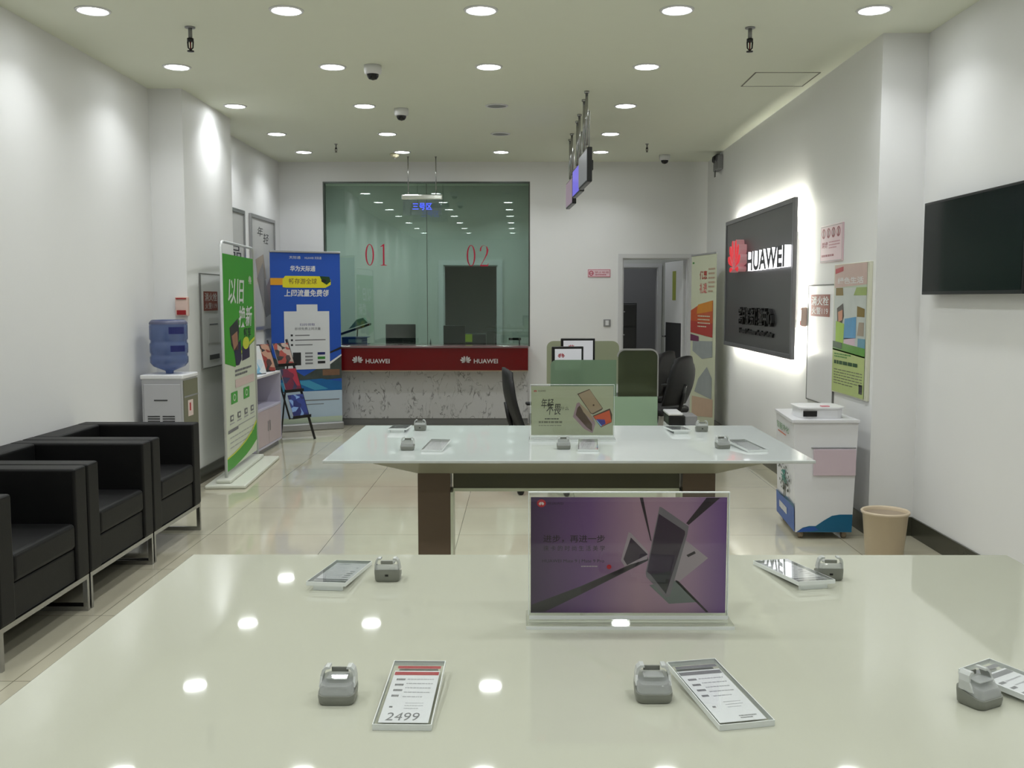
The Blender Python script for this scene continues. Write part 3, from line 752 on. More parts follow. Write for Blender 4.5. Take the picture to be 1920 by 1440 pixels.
for i, (y, lb) in enumerate(((5.46, 'black leather armchair farthest back in the row, beside the water dispenser'), (4.635, 'middle black leather armchair of the row along the left wall'), (3.81, 'nearest black leather armchair, cut off by the left picture edge'))):
    if i == 0: ac.location = (-2.085, y, 0); ac['label'] = lb
    else: dup(ac, (-2.085, y, 0), 0, lb)

# ------------------------------------------------------------------ water dispenser and bottle
t = thing('water_dispenser', 'grey floor-standing water dispenser in the left corner by the pillar', 'water dispenser', (-2.66, 7.20, 0), 0)
MB().box(-0.155, 0.15, 0, 0.33, 0.03, 0.93, mat('dispenser_grey', (172, 172, 176), 0.35, vary=0.02), 0.01).build('body', t)
MB().box(-0.162, 0.157, -0.006, 0.335, 0.905, 0.938, WPLAS, 0.008).build('top_cover', t)
MB().box(0.151, 0.156, 0.012, 0.322, 0.06, 0.895, mat('dispenser_olive', (112, 112, 92), 0.35, vary=0.03)).build('side_panel', t, label='olive brown side panel')
MB().box(0.1565, 0.158, 0.012, 0.322, 0.765, 0.777, MGREY).build('side_strip', t)
MB().box(-0.135, 0.135, -0.008, 0.0, 0.08, 0.87, mat('dispenser_panel', (180, 180, 184), 0.35, vary=0.02), 0.003).build('front_panel', t)
b = MB()
for k in range(8):
    for x0, x1 in ((-0.11, -0.02), (0.0, 0.09)): b.box(x0, x1, -0.0105, -0.0085, 0.50 + k * 0.018, 0.509 + k * 0.018, DGREY)
b.build('vent_slots', t)
MB().box(-0.06, 0.04, -0.0105, -0.0085, 0.745, 0.755, DGREY).build('badge', t)
b = MB().box(0.1565, 0.1585, 0.09, 0.20, 0.62, 0.74, mat('sticker_cream', (214, 196, 190), 0.5)).box(0.1586, 0.1592, 0.12, 0.15, 0.66, 0.72, MATS['print_red'])
b.build('sticker', t)
BTL = thin_glass('blue_bottle', (176, 190, 220), 1.33, boost=0.02, haze=0.4, hazec=(132, 148, 190))
t = thing('water_bottle', 'large upturned blue water bottle on the dispenser', 'water bottle', (-2.66, 7.365, 0.938), 0)
prof = [(0, 0.0), (0.028, 0.0), (0.03, 0.02), (0.07, 0.035), (0.115, 0.055), (0.138, 0.085), (0.138, 0.125), (0.131, 0.135), (0.131, 0.15), (0.138, 0.16), (0.138, 0.225), (0.131, 0.235), (0.131, 0.25), (0.138, 0.26), (0.138, 0.36), (0.132, 0.39), (0.118, 0.405), (0, 0.408)]
MB().lathe(prof, BTL, 40).build('bottle_body', t)
MB().lathe([(0, 0.404), (0.124, 0.40), (0.136, 0.385), (0.1385, 0.372)], mat('bottle_cap_grey', (84, 86, 110), 0.4), 40).build('bottle_bottom', t)
b = MB(); n = 10
NAVY = mat('label_navy', (28, 34, 96), 0.4, vary=0.1)
for z0, z1, a0, a1 in ((0.30, 0.352, -70, -18), (0.168, 0.214, -66, -16)):
    vs = []
    for k in range(n + 1):
        an = math.radians(a0 + (a1 - a0) * k / n); vs += [(0.1392 * math.cos(an), 0.1392 * math.sin(an), z0), (0.1392 * math.cos(an), 0.1392 * math.sin(an), z1)]
    b.add(vs, [[2 * k, 2 * k + 2, 2 * k + 3, 2 * k + 1] for k in range(n)], NAVY)
b.build('bottle_label', t)

# ------------------------------------------------------------------ green door-frame banner stand on the left
dx, dy = -2.462 + 2.385, 9.02 - 7.80
Lb = math.hypot(dx, dy)
t = thing('banner_stand', 'green and white roller banner on two silver poles by the left pillar', 'banner', (-2.385, 7.80, 0), math.atan2(dy, dx))
hb_ = 1.955
POLE = mat('pole_white', (202, 204, 204), 0.3, 0.2, vary=0.02)
pth = [(0, 0, 0.04), (0, 0, hb_ - 0.04), (0.03, 0, hb_ - 0.01), (0.07, 0, hb_), (Lb - 0.07, 0, hb_), (Lb - 0.03, 0, hb_ - 0.01), (Lb, 0, hb_ - 0.04), (Lb, 0, 0.04)]
MB().tube(pth, 0.012, POLE, 10).build('pole_frame', t)
b = MB().box(-0.18, Lb + 0.06, -0.19, 0.13, 0, 0.03, mat('base_cream', (206, 208, 196), 0.35, vary=0.02), 0.01).box(-0.1, Lb, -0.06, 0.06, 0.03, 0.06, MATS['base_cream'], 0.01)
b.build('base', t)
GREEN = mat('banner_green', (60, 150, 34), 0.45, vary=0.06, vscale=2); GREEN2 = mat('banner_green_dark', (44, 120, 40), 0.45); YG = mat('banner_lime', (196, 204, 60), 0.45)
CRM = mat('banner_cream', (206, 212, 194), 0.45, vary=0.01)
x0, x1 = 0.03, Lb - 0.03; zb0, zt0 = 0.10, 1.86
MB().box(x0, x1, -0.002, 0.002, zb0, zt0, CRM).build('banner_sheet', t)
a = Art(); a.e = 0.0006
def B(u, v): return (x0 + u * (x1 - x0), zb0 + v * (zt0 - zb0))
a.poly([B(0, 1), B(1, 1), B(1, .58), B(.42, .51), B(.32, .47), B(0, .50)], GREEN, 6)
a.poly([B(.36, .50), B(.42, .515), B(1, .585), B(1, .60), B(.42, .53)], YG, 7)
for p in petals(*B(.87, .89), 0.07): a.poly(p, CRM, 8)
z = B(0, .78)[1]; a.text('以旧', B(.14, 0)[0], B(.66, 0)[0], B(0, .77)[1], B(0, .89)[1], PRESS, 8, shear=0.15, bold=0.015)
a.text('换新', B(.45, 0)[0], B(.92, 0)[0], B(0, .655)[1], B(0, .76)[1], PRESS, 9, shear=0.15, bold=0.015)
a.text('畅享', B(.62, 0)[0], B(.86, 0)[0], B(0, .60)[1], B(0, .65)[1], INK, 9, bold=0.01)
DK = mat('banner_dark_photo', (40, 40, 36), 0.4, vary=0.3, vscale=12)
a.poly([B(.16, .66), B(.42, .70), B(.46, .64), B(.40, .52), B(.3, .54), B(.2, .58)], DK, 7)
a.poly([B(.22, .62), B(.40, .64), B(.42, .55), B(.28, .55)], mat('banner_skin_photo', (160, 116, 92), 0.4, vary=0.2, vscale=20), 8)
a.poly([B(.28, .55), B(.5, .60), B(.52, .50), B(.44, .475), B(.34, .475)], mat('banner_navy', (36, 34, 66), 0.4, vary=0.3, vscale=12), 8)
a.poly([B(.54, .56), B(.8, .59), B(.8, .50), B(.54, .49)], MATS['banner_navy'], 8)
a.disc(*B(.68, .575), 0.13, 0.055, YG, 9)
a.lines(B(.3, 0)[0], B(.85, 0)[0], B(0, .42)[1], B(0, .46)[1], 2, TGR, 8, 0.5)
PKB = mat('banner_pink', (210, 190, 184), 0.45)
a.rect(B(.3, 0)[0], B(.95, 0)[0], B(0, .37)[1], B(0, .41)[1], PKB, 8)
for u in (.16, .56):
    a.rect(B(u, 0)[0], B(u + .2, 0)[0], B(0, .30)[1], B(0, .355)[1], mat('banner_icon_green', (70, 160, 60), 0.45), 8)
    a.disc(*B(u + .1, .328), 0.05, 0.03, CRM, 9); a.disc(*B(u + .1, .328), 0.035, 0.02, MATS['banner_icon_green'], 10)
for u in (.1, .33, .56, .78):
    a.rect(B(u + .02, 0)[0], B(u + .12, 0)[0], B(0, .222)[1], B(0, .25)[1], TGR, 8); a.rect(B(u + .045, 0)[0], B(u + .1, 0)[0], B(0, .23)[1], B(0, .243)[1], CRM, 9)
    a.rect(B(u, 0)[0], B(u + .14, 0)[0], B(0, .208)[1], B(0, .213)[1], TFN, 8)
a.rect(B(.05, 0)[0], B(.36, 0)[0], B(0, .17)[1], B(0, .185)[1], TGR, 8); a.rect(B(.36, 0)[0], B(.95, 0)[0], B(0, .185)[1], B(0, .188)[1], TFN, 8)
a.lines(B(.1, 0)[0], B(.9, 0)[0], B(0, .09)[1], B(0, .16)[1], 3, TFN, 8, 0.15)
sw = [B(0, .0), B(0, .055), B(.2, .06), B(.4, .07), B(.6, .085), B(.8, .11), B(1, .15), B(1, .06), B(.8, .035), B(.6, .018), B(.4, .008), B(.2, 0)]
a.poly(sw, GREEN, 7)
a.poly([B(0, .055), B(.2, .06), B(.4, .07), B(.6, .085), B(.8, .11), B(1, .15), B(1, .165), B(.8, .12), B(.6, .095), B(.4, .078), B(.2, .067), B(0, .062)], YG, 8)
a.build('printed_sheet', t)

# ------------------------------------------------------------------ blue roller banner
P0 = (-2.80, 10.92); P1 = (-2.085, 11.3); Lb = math.hypot(P1[0] - P0[0], P1[1] - P0[1])
t = thing('banner_stand', 'blue roller banner with a white card print before the glass wall', 'banner', (P0[0], P0[1], 0), math.atan2(P1[1] - P0[1], P1[0] - P0[0]))
MB().box(0, Lb, -0.06, 0.06, 0, 0.085, ALU, 0.015).build('base', t)
hz = 2.035
MB().box(-0.002, Lb + 0.002, -0.012, 0.006, hz - 0.022, hz, ALU, 0.004).build('top_rail', t)
MB().tube([(Lb / 2, 0.03, 0.08), (Lb / 2, 0.012, hz - 0.01)], 0.009, ALU).build('pole', t)
BL = mat('banner_blue', (28, 76, 168), 0.45, vary=0.04, vscale=2)
MB().box(0.004, Lb - 0.004, -0.0015, 0.0015, 0.08, hz - 0.02, BL).build('banner_sheet', t)
a = Art(); a.e = 0.0006
x0, x1, zb0, zt0 = 0.004, Lb - 0.004, 0.08, hz - 0.02
def R_(u0, u1, v0, v1, m, l): a.rect(B(u0, 0)[0], B(u1, 0)[0], B(0, v0)[1], B(0, v1)[1], m, l)
a.text('天际通', B(.27, 0)[0], B(.43, 0)[0], B(0, .963)[1], B(0, .98)[1], PRESS, 6); a.text('HUAWEI 天际通', B(.49, 0)[0], B(.73, 0)[0], B(0, .963)[1], B(0, .978)[1], PRESS, 6)
a.text('华为天际通', B(.28, 0)[0], B(.64, 0)[0], B(0, .892)[1], B(0, .925)[1], PRESS, 6, shear=0.1, bold=0.02)
YEL = mat('banner_yellow', (214, 204, 40), 0.45, vary=0.03); ORG = mat('banner_orange', (214, 150, 30), 0.45)
R_(0, .2, .812, .852, ORG, 6)
a.poly([B(.17, .80), B(.17, .845), B(.21, .865), B(.70, .865), B(.86, .845), B(.86, .815), B(.78, .797), B(.22, .797)], YEL, 7)
BRN = mat('print_brown', (120, 100, 40), 0.5)
a.text('畅存游全球', B(.26, 0)[0], B(.66, 0)[0], B(0, .818)[1], B(0, .852)[1], BRN, 8, bold=0.01)
a.poly([B(.70, .865), B(.84, .862), B(.86, .835), B(.80, .815), B(.74, .83)], mat('leaf_dark', (24, 60, 20), 0.5, vary=0.2), 8)
a.disc(*B(.76, .838), 0.03, 0.018, INK, 9)
a.text('上网流量免费领', B(.19, 0)[0], B(.83, 0)[0], B(0, .745)[1], B(0, .787)[1], PRESS, 7, shear=0.1, bold=0.02)
R_(.18, .83, .32, .66, mat('card_white', (204, 206, 208), 0.5, vary=0.01), 8); R_(.36, .66, .60, .70, MATS['card_white'], 9)
a.text('扫码领取', B(.40, 0)[0], B(.62, 0)[0], B(0, .575)[1], B(0, .590)[1], mat('print_violet', (96, 90, 140), 0.5), 10)
a.text('即领免费上网流量', B(.33, 0)[0], B(.70, 0)[0], B(0, .550)[1], B(0, .566)[1], TGR, 10)
for k, e in enumerate((.54, .77, .58)):
    v = .515 - .028 * k
    R_(.27, .30, v, v + .011, INK, 10); R_(.33, e, v + .002, v + .008, TGR, 10)
R_(.295, .41, .345, .42, INK, 10)
for k in range(4): R_(.47, .58, .35 + .02 * k, .359 + .02 * k, TGR, 10)
for k, m_ in enumerate((INK, GREEN2, NAVY)): R_(.65, .76, .352 + .026 * k, .367 + .026 * k, m_, 10)
POOL = mat('print_pool', (20, 92, 150), 0.4, vary=0.25, vscale=8); POOLL = mat('print_pool_light', (60, 140, 176), 0.4)
BLD = mat('print_building', (58, 66, 64), 0.4, vary=0.5, vscale=14); PALE = mat('print_pale_blue', (168, 186, 202), 0.45, vary=0.02)
a.poly([B(0, .40), B(.45, .28), B(1, .40), B(1, .26), B(0, .24)], BLD, 6)
a.poly([B(.83, .36), B(1, .405), B(1, .395), B(.83, .345)], PRESS, 7); a.poly([B(.83, .42), B(1, .45), B(1, .435), B(.83, .41)], INK, 7)
R_(.72, .97, .28, .315, mat('print_rust', (110, 80, 60), 0.5, vary=0.4, vscale=14), 7)
a.poly([B(0, .27), B(.3, .255), B(.7, .262), B(1, .24), B(1, .19), B(0, .19)], POOL, 8)
a.poly([B(.3, .25), B(.52, .255), B(.8, .20), B(.6, .195)], POOLL, 9); a.poly([B(.0, .24), B(.2, .25), B(.36, .20), B(.1, .19)], POOLL, 9)
R_(0, 1, 0, .19, PALE, 7)
R_(.28, .96, .133, .139, TGR, 10); R_(.28, .73, .110, .114, TGR, 10); R_(0, 1, 0, .035, mat('print_pale_green', (176, 190, 170), 0.45), 9)
a.build('printed_sheet', t)

# ------------------------------------------------------------------ low cabinet with magazines, magazine rack
LAV = mat('cabinet_lavender', (190, 186, 204), 0.4, vary=0.02); PKW = mat('cabinet_pinkish', (188, 172, 176), 0.4, vary=0.02)
t = thing('low_cabinet', 'low white side cabinet with open shelf against the left wall', 'cabinet', (-2.68, 9.60, 0))
b = MB().box(-0.18, 0.18, -0.5, -0.48, 0.05, 0.76, LAV).box(-0.18, 0.18, 0.48, 0.5, 0.05, 0.76, LAV).box(-0.18, 0.18, -0.48, 0.48, 0.74, 0.76, WPLAS).box(-0.18, -0.165, -0.48, 0.48, 0.05, 0.74, LAV)
b.box(-0.165, 0.18, -0.48, 0.48, 0.42, 0.44, LAV).box(-0.165, 0.18, -0.48, 0.48, 0.05, 0.07, LAV).box(-0.16, 0.15, -0.48, 0.48, 0, 0.05, MGREY)
b.build('carcass', t)
for y0, y1 in ((-0.478, -0.003), (0.003, 0.478)):
    d = MB().box(0.162, 0.179, y0, y1, 0.072, 0.418, PKW, 0.002).build('door', t)
    yy = y1 - 0.03 if y0 < -0.1 else y0 + 0.03
    MB().box(0.18, 0.186, yy - 0.006, yy + 0.006, 0.2, 0.3, ALU).build('handle', d)
mm = [None, print_material('magazine_maroon', [(70, 50, 48), (130, 50, 44), (34, 32, 34), (170, 130, 110)], 16), print_material('magazine_pale', [(186, 198, 206), (204, 208, 210), (120, 168, 196), (206, 206, 206)], 14)]
for y, m_, lb in ((9.54, mm[2], 'pale blue magazine propped up on the low cabinet'), (9.90, mm[1], 'dark red and black magazine propped up on the low cabinet')):
    t = thing('magazine', lb, 'magazine', (-2.585, y, 0.766), 0, 'magazines propped on the low cabinet')
    t.rotation_euler = (0, math.radians(-20), math.radians(-32))
    MB().box(-0.006, 0.002, -0.115, 0.115, 0, 0.285, PRESS).build('pages', t)
    MB().box(0.002, 0.0035, -0.116, 0.116, 0, 0.286, m_).build('cover', t)
    MB().box(-0.09, 0.012, -0.10, 0.10, -0.004, -0.0005, BPLAS, M=Matrix.Rotation(math.radians(20), 4, 'Y')).build('holder_base', t)
t = thing('magazine_rack', 'black leaning magazine rack between the low cabinet and the blue banner', 'magazine rack', (-2.44, 10.34, 0), math.radians(-35))
def rx(z): return 0.20 - 0.42 * z / 1.06
MB().tube([(rx(0.01), 0.13, 0.01), (rx(1.06), 0.13, 1.06)], 0.014, BPLAS, 6).build('leg', t)
MB().tube([(rx(0.24), -0.13, 0.24), (rx(1.06), -0.13, 1.06)], 0.010, BPLAS, 6).build('stile', t)
MB().tube([(-0.30, 0.10, 0.01), (rx(0.95), 0.125, 0.95)], 0.009, BPLAS, 6).build('rear_leg', t)
MB().tube([(-0.30, -0.10, 0.01), (rx(0.95), -0.125, 0.95)], 0.009, BPLAS, 6).build('rear_leg', t)
for z in (0.25, 0.52, 0.79):
    MB().box(rx(z) + 0.005, rx(z) + 0.05, -0.125, 0.125, z - 0.006, z, BPLAS).box(rx(z) + 0.045, rx(z) + 0.05, -0.125, 0.125, z, z + 0.025, BPLAS).build('tray', t)
c35, s35 = math.cos(math.radians(-35)), math.sin(math.radians(-35))
for z, m_, lb in ((0.25, print_material('magazine_blue_print', [(44, 58, 124), (34, 40, 96), (120, 150, 196), (44, 58, 124)], 16), 'blue magazine in the lowest tray of the leaning rack'), (0.52, print_material('magazine_red_print', [(150, 36, 56), (96, 24, 50), (40, 40, 70), (150, 36, 56)], 12), 'red magazine in the middle tray of the leaning rack'), (0.79, print_material('magazine_mixed_print', [(60, 44, 44), (150, 60, 50), (30, 30, 32), (170, 150, 140)], 18), 'dark red magazine in the top tray of the leaning rack')):
    lx = rx(z) + 0.034
    t = thing('magazine', lb, 'magazine', (-2.44 + lx * c35, 10.34 + lx * s35, z + 0.002), 0, 'magazines in the leaning rack')
    t.rotation_euler = (0, math.radians(-21.6), math.radians(-35))
    MB().box(-0.004, 0.004, -0.105, 0.105, 0, 0.25, PRESS).build('pages', t)
    MB().box(0.004, 0.0055, -0.106, 0.106, 0, 0.251, m_).build('cover', t)

# ------------------------------------------------------------------ framed posters on the left wall behind
def framed(y0, y1, z0, z1, label, kind):
    t = thing('framed_poster', label, 'framed poster', (-2.88, y0, 0), PI / 2, 'silver framed phone posters on the left wall')
    w_ = y1 - y0; f = 0.035
    MB().box(0, w_, -0.025, 0, z0, z0 + f, ALU).box(0, w_, -0.025, 0, z1 - f, z1, ALU).box(0, f, -0.025, 0, z0 + f, z1 - f, ALU).box(w_ - f, w_, -0.025, 0, z0 + f, z1 - f, ALU).build('frame', t)
    MB().box(f, w_ - f, -0.012, 0, z0 + f, z1 - f, mat('poster_pale', (178, 178, 176), 0.3, vary=0.02)).build('poster_sheet', t)
    a = Art(); a.e = 0.0007
    P = lambda u, v: (f + u * (w_ - 2 * f), z0 + f + v * (z1 - z0 - 2 * f))
    off = 19
    if kind:
        x0, zz0 = P(.25, .78); x1_, zz1 = P(.75, .93); a.text('年', x0, (x0 + x1_) / 2, zz0 + 0.07, zz1, INK, off, shear=.2)
        a.text('轻', (x0 + x1_) / 2, x1_, zz0, zz1 - 0.06, INK, off, shear=.2)
        a.poly([P(.15, .62), P(.5, .68), P(.6, .45), P(.25, .40)], mat('poster_beige_phone', (150, 138, 122), .4, vary=.1), off)
        a.poly([P(.2, .45), P(.45, .6), P(.8, .12), P(.55, .08)], mat('poster_grey_phone', (120, 118, 118), .4, vary=.1), off + 1)
        a.poly([P(.55, .35), P(.8, .48), P(.98, .2), P(.75, .1)], mat('poster_mauve_phone', (140, 120, 124), .4, vary=.1), off)
    else:
        x0, zz0 = P(.1, .60); x1_, zz1 = P(.9, .72); a.text('新品', x0, x1_, zz0, zz1, INK, off)
        a.disc(*P(.5, .86), 0.12, 0.08, MATS['print_faint'], off); a.poly([P(.2, .45), P(.6, .5), P(.7, .2), P(.3, .15)], DGREY, off)
    a.build('printed_sheet', t)
framed(10.42, 11.44, 1.16, 2.40, 'silver framed pale phone poster on the left wall, beside the corner', 1)
framed(9.12, 10.20, 1.16, 2.40, 'silver framed pale phone poster on the left wall, partly hidden by the pillar', 0)

# ------------------------------------------------------------------ fire cabinets
HYD = mat('hydrant_red_plate', (136, 66, 54), 0.5, vary=0.15, vscale=40); GAPM = mat('gap_grey', (120, 120, 118), 0.6)
def fire_cabinet(loc, rz, w_, z0, z1, label, plate, paper):
    t = thing('fire_cabinet', label, 'fire cabinet', loc, rz, 'white flush fire cabinets')
    MB().box(0, w_, -0.012, 0, z0, z1, WPLAS, 0.003).build('door', t)
    g = MB().box(-0.008, 0, -0.014, 0, z0 - 0.008, z1 + 0.008, GAPM).box(w_, w_ + 0.008, -0.014, 0, z0 - 0.008, z1 + 0.008, GAPM).box(0, w_, -0.014, 0, z1, z1 + 0.008, GAPM).box(0, w_, -0.014, 0, z0 - 0.008, z0, GAPM)
    g.build('frame', t)
    px0, px1, pz0, pz1 = plate
    MB().box(px0, px1, -0.015, -0.0125, pz0, pz1, HYD).build('red_plate', t)
    a = Art(); a.e = 0.0005
    a.text('消火栓', px0 + 0.02, px1 - 0.02, pz0 + (pz1 - pz0) * .5, pz1 - 0.012, PRESS, 32, bold=0.01); a.text('火警119', px0 + 0.03, px1 - 0.03, pz0 + 0.015, pz0 + (pz1 - pz0) * .42, PRESS, 32)
    a.build('lettering', t)
    if paper:
        q0, q1, r0, r1 = paper
        MB().box(q0, q1, -0.0145, -0.0125, r0, r1, PRESS).box(q0 + 0.03, q1 - 0.03, -0.0152, -0.0146, r1 - 0.06, r1 - 0.05, TGR).build('notice_paper', t)
        MB().box(q0 + 0.02, q1, -0.015, -0.0125, z0 + 0.06, z0 + 0.10, DGREY).build('lower_badge', t)
fire_cabinet((-2.62, 7.98, 0), PI / 2, 0.72, 0.93, 1.70, 'white fire cabinet with red plate on the left pillar', (0.06, 0.42, 1.40, 1.56), (0.16, 0.44, 1.13, 1.34))
fire_cabinet((2.2, 7.5, 0), -PI / 2, 0.62, 0.74, 1.595, 'white fire cabinet with red plate on the right wall', (0.07, 0.52, 1.37, 1.53), None)
def alarm(loc, rz, label):
    t = thing('fire_alarm', label, 'fire alarm', loc, rz, 'small fire alarm boxes')
    MB().box(-0.05, 0.05, -0.045, 0, -0.075, 0.075, mat('alarm_pink', (212, 186, 176), 0.4, vary=0.02), 0.008).build('housing', t)
    MB().box(-0.035, 0.035, -0.05, -0.045, -0.065, -0.03, mat('alarm_red', (150, 24, 28), 0.35)).build('red_lens', t)
    MB().box(-0.04, 0.04, -0.05, -0.045, 0.055, 0.065, MATS['alarm_red']).build('red_strip', t)
alarm((-2.78, 7.68, 1.44), 0, 'small cream and red fire alarm on the left pillar above the bottle')
for c in [c for c in COL.objects if c.name == 'fire_alarm']: c.location = (-2.655, 7.678 + 0.012, 1.44)
alarm((2.2, 7.62, 1.36), -PI / 2, 'small white and red fire alarm between the lit sign and the fire cabinet')

# ------------------------------------------------------------------ service counter
t = thing('service_counter', 'service counter with red fascia and grey marble front before the glass wall', 'counter', (-1.13, 11.74, 0))
MB().box(-1.22, 1.2, -0.16, -0.0, 0.08, 0.70, MARBLE).build('marble_front', t)
MB().box(-1.22, 1.2, -0.15, 0, 0, 0.08, mat('plinth_grey', (118, 118, 118), 0.3, vary=0.03)).build('plinth', t)
MB().box(-1.22, 1.203, -0.34, -0.0, 0.655, 0.665, mat('counter_tan', (150, 130, 104), 0.4)).build('soffit', t)
fa = MB().box(-1.22, 1.203, -0.34, 0.0, 0.665, 0.925, RED, 0.004).build('red_fascia', t)
CTOP = mat('counter_top_stone', (120, 96, 98), 0.15, vary=0.05)
MB().box(-1.22, 1.205, -0.35, 0.0, 0.925, 0.95, CTOP, 0.004).build('counter_top', t)
SILV = mat('silver_letters', (206, 200, 202), 0.3, 0.4, vary=0.03)
for cx_ in (-0.787, 0.475):
    b = MB()
    for p in petals(cx_, 0.792, 0.072): b.prism(p, -0.352, -0.341, SILV, 'y')
    b.build('petal_logo', t)
    vs, fs = glyphs('HUAWEI', 0, 0.02)
    b = MB(); xa = cx_ + 0.095; ww = 0.28
    b.add([(xa + ww * u, -0.351, 0.748 + 0.052 * v) for u, v in vs], fs, SILV)
    b.build('lettering', t)

# desk behind the glass with its equipment
DESKT = mat('desk_pale', (178, 182, 178), 0.3, vary=0.02)
t = thing('office_desk', 'pale work desk behind the glass wall', 'desk', (-1.13, 12.25, 0))
MB().box(-1.2, 1.2, -0.36, 0.3, 0.80, 0.83, DESKT, 0.003).build('desk_top', t)
for x in (-1.18, 1.15): MB().box(x, x + 0.03, -0.34, 0.28, 0, 0.80, DESKT).build('leg', t)
def monitor(name, x, y, z, w_, h_, rz, label, scr=None, tilt=0, grp=None, stand=0.12):
    t = thing(name, label, 'monitor', (x, y, z), math.radians(rz), grp)
    MB().box(-w_ / 2, w_ / 2, -0.015, 0.02, stand, stand + h_, BPLAS, 0.006).build('casing', t)
    if scr: MB().box(-w_ / 2 + 0.02, w_ / 2 - 0.02, -0.0175, -0.0155, stand + 0.03, stand + h_ - 0.02, scr).build('screen', t)
    MB().box(-0.03, 0.03, 0.0, 0.03, 0.01, stand + 0.1, BPLAS).build('neck', t)
    MB().box(-0.11, 0.11, -0.06, 0.11, 0, 0.012, BPLAS, 0.004).build('base', t)
    return t
monitor('monitor', -1.50, 12.12, 0.83, 0.37, 0.25, 178, 'black monitor back behind the left half of the glass wall', None, stand=0.105)
monitor('monitor', -0.835, 12.12, 0.83, 0.27, 0.24, 180, 'black monitor back behind the right half of the glass wall', None, stand=0.10)
t = thing('receipt_printer', 'black box with a yellow note behind the right half of the glass', 'printer', (-0.57, 12.12, 0.83))
MB().box(-0.13, 0.13, -0.1, 0.1, 0, 0.24, BPLAS, 0.012).build('body', t)
MB().box(-0.125, -0.04, -0.104, -0.1005, 0.14, 0.235, mat('yellow_note', (206, 214, 40), 0.5, vary=0.02)).build('yellow_note', t, label='bright yellow sticky note')
a = Art(); a.text('01', -0.11, -0.055, 0.16, 0.215, INK, 1); o = a.build('lettering', t, loc=(0, -0.1045, 0))
bpy.data.objects.remove(o)
t = thing('microphone', 'slim black gooseneck post behind the right half of the glass', 'microphone', (-0.32, 12.0, 0.83))
MB().cyl(0.05, 0, 0.015, BPLAS).build('base', t); MB().tube([(0, 0, 0.01), (0, 0, 0.36)], 0.011, BPLAS).build('stem', t)
t = thing('document_camera', 'small black document camera at the right end of the counter', 'camera', (-0.06, 11.95, 0.83))
MB().tube([(0.03, 0, 0.0), (0.03, 0, 0.17)], 0.008, BPLAS).build('stem', t); MB().box(-0.1, 0.05, -0.02, 0.02, 0.165, 0.195, BPLAS, 0.004).build('arm', t); MB().box(-0.03, 0.08, -0.06, 0.06, 0, 0.01, BPLAS).build('base', t)
t = thing('ring_binder', 'blue ring binder lying at the left end of the office desk', 'binder', (-2.03, 12.08, 0.83))
NB = mat('binder_blue', (34, 60, 120), 0.4, vary=0.05)
MB().box(-0.17, 0.14, -0.12, 0.12, 0.11, 0.115, NB).box(-0.17, 0.14, -0.12, 0.12, 0.195, 0.2, NB).box(-0.17, 0.14, -0.125, -0.12, 0.11, 0.2, NB).build('cover', t)
MB().box(-0.09, 0.07, -0.127, -0.1252, 0.135, 0.175, mat('binder_label', (120, 140, 170), 0.4)).build('spine_label', t)
MB().box(-0.16, 0.13, -0.11, 0.11, 0.0, 0.11, mat('tray_grey', (150, 154, 150), 0.4)).build('document_tray', t)
t = thing('desk_lamp', 'dark slanted reading lamp with pale shade behind the left of the glass', 'desk lamp', (-2.1, 12.4, 0.83))
MB().cyl(0.06, 0, 0.02, BPLAS).build('base', t)
MB().tube([(0, 0, 0.02), (0.02, 0, 0.28)], 0.008, BPLAS).build('stem', t)
MB().prism([(-0.24, 0.22), (0.18, 0.36), (0.18, 0.335), (-0.24, 0.19)], -0.09, 0.09, BPLAS, 'y').build('lamp_arm', t)
MB().prism([(-0.08, 0.29), (0.02, 0.41), (0.1, 0.43), (0.16, 0.37)], -0.07, 0.07, mat('shade_green_grey', (132, 152, 142), 0.4), 'y').build('shade', t)
t = thing('office_cone', 'small dark pointed desk ornament beside the glass joint', 'ornament', (-1.12, 12.0, 0.83))
MB().lathe([(0, 0), (0.035, 0), (0.02, 0.05), (0.008, 0.14), (0, 0.19)], mat('dark_green_plastic', (30, 54, 46), 0.4), 12).build('cone', t)

# ------------------------------------------------------------------ wall fittings at the back
t = thing('wall_sign', 'small white sign with red frame and mark on the back wall', 'sign', (0.785, 11.75, 1.755))
PKF = mat('sign_pink', (226, 196, 204), 0.4)
MB().box(0, 0.272, -0.008, 0, 0, 0.095, PKF, 0.002).build('plate', t)
a = Art(); a.e = 0.0005; RDS = mat('sign_red', (176, 60, 84), 0.45)
for q in ((0.004, 0.268, 0.086, 0.091), (0.004, 0.268, 0.004, 0.009), (0.004, 0.009, 0.009, 0.086), (0.263, 0.268, 0.009, 0.086)): a.rect(*q, RDS, 17)
a.disc(0.042, 0.047, 0.028, 0.03, RDS, 17); a.text('禁止吸烟', 0.085, 0.25, 0.045, 0.07, RDS, 17); a.lines(0.09, 0.25, 0.02, 0.035, 1, RDS, 17, 0.6)
a.disc(0.042, 0.047, 0.018, 0.019, PKF, 18); a.rect(0.02, 0.064, 0.043, 0.051, RDS, 19)
a.build('printed_sheet', t)
t = thing('light_switch', 'white light switch on the back wall left of the doorway', 'light switch', (1.02, 11.75, 1.21))
MB().box(-0.043, 0.043, -0.01, 0, -0.043, 0.043, MGREY, 0.004).build('plate', t); MB().box(-0.02, 0.02, -0.014, -0.0101, -0.03, 0.03, WPLAS, 0.002).build('rocker', t)

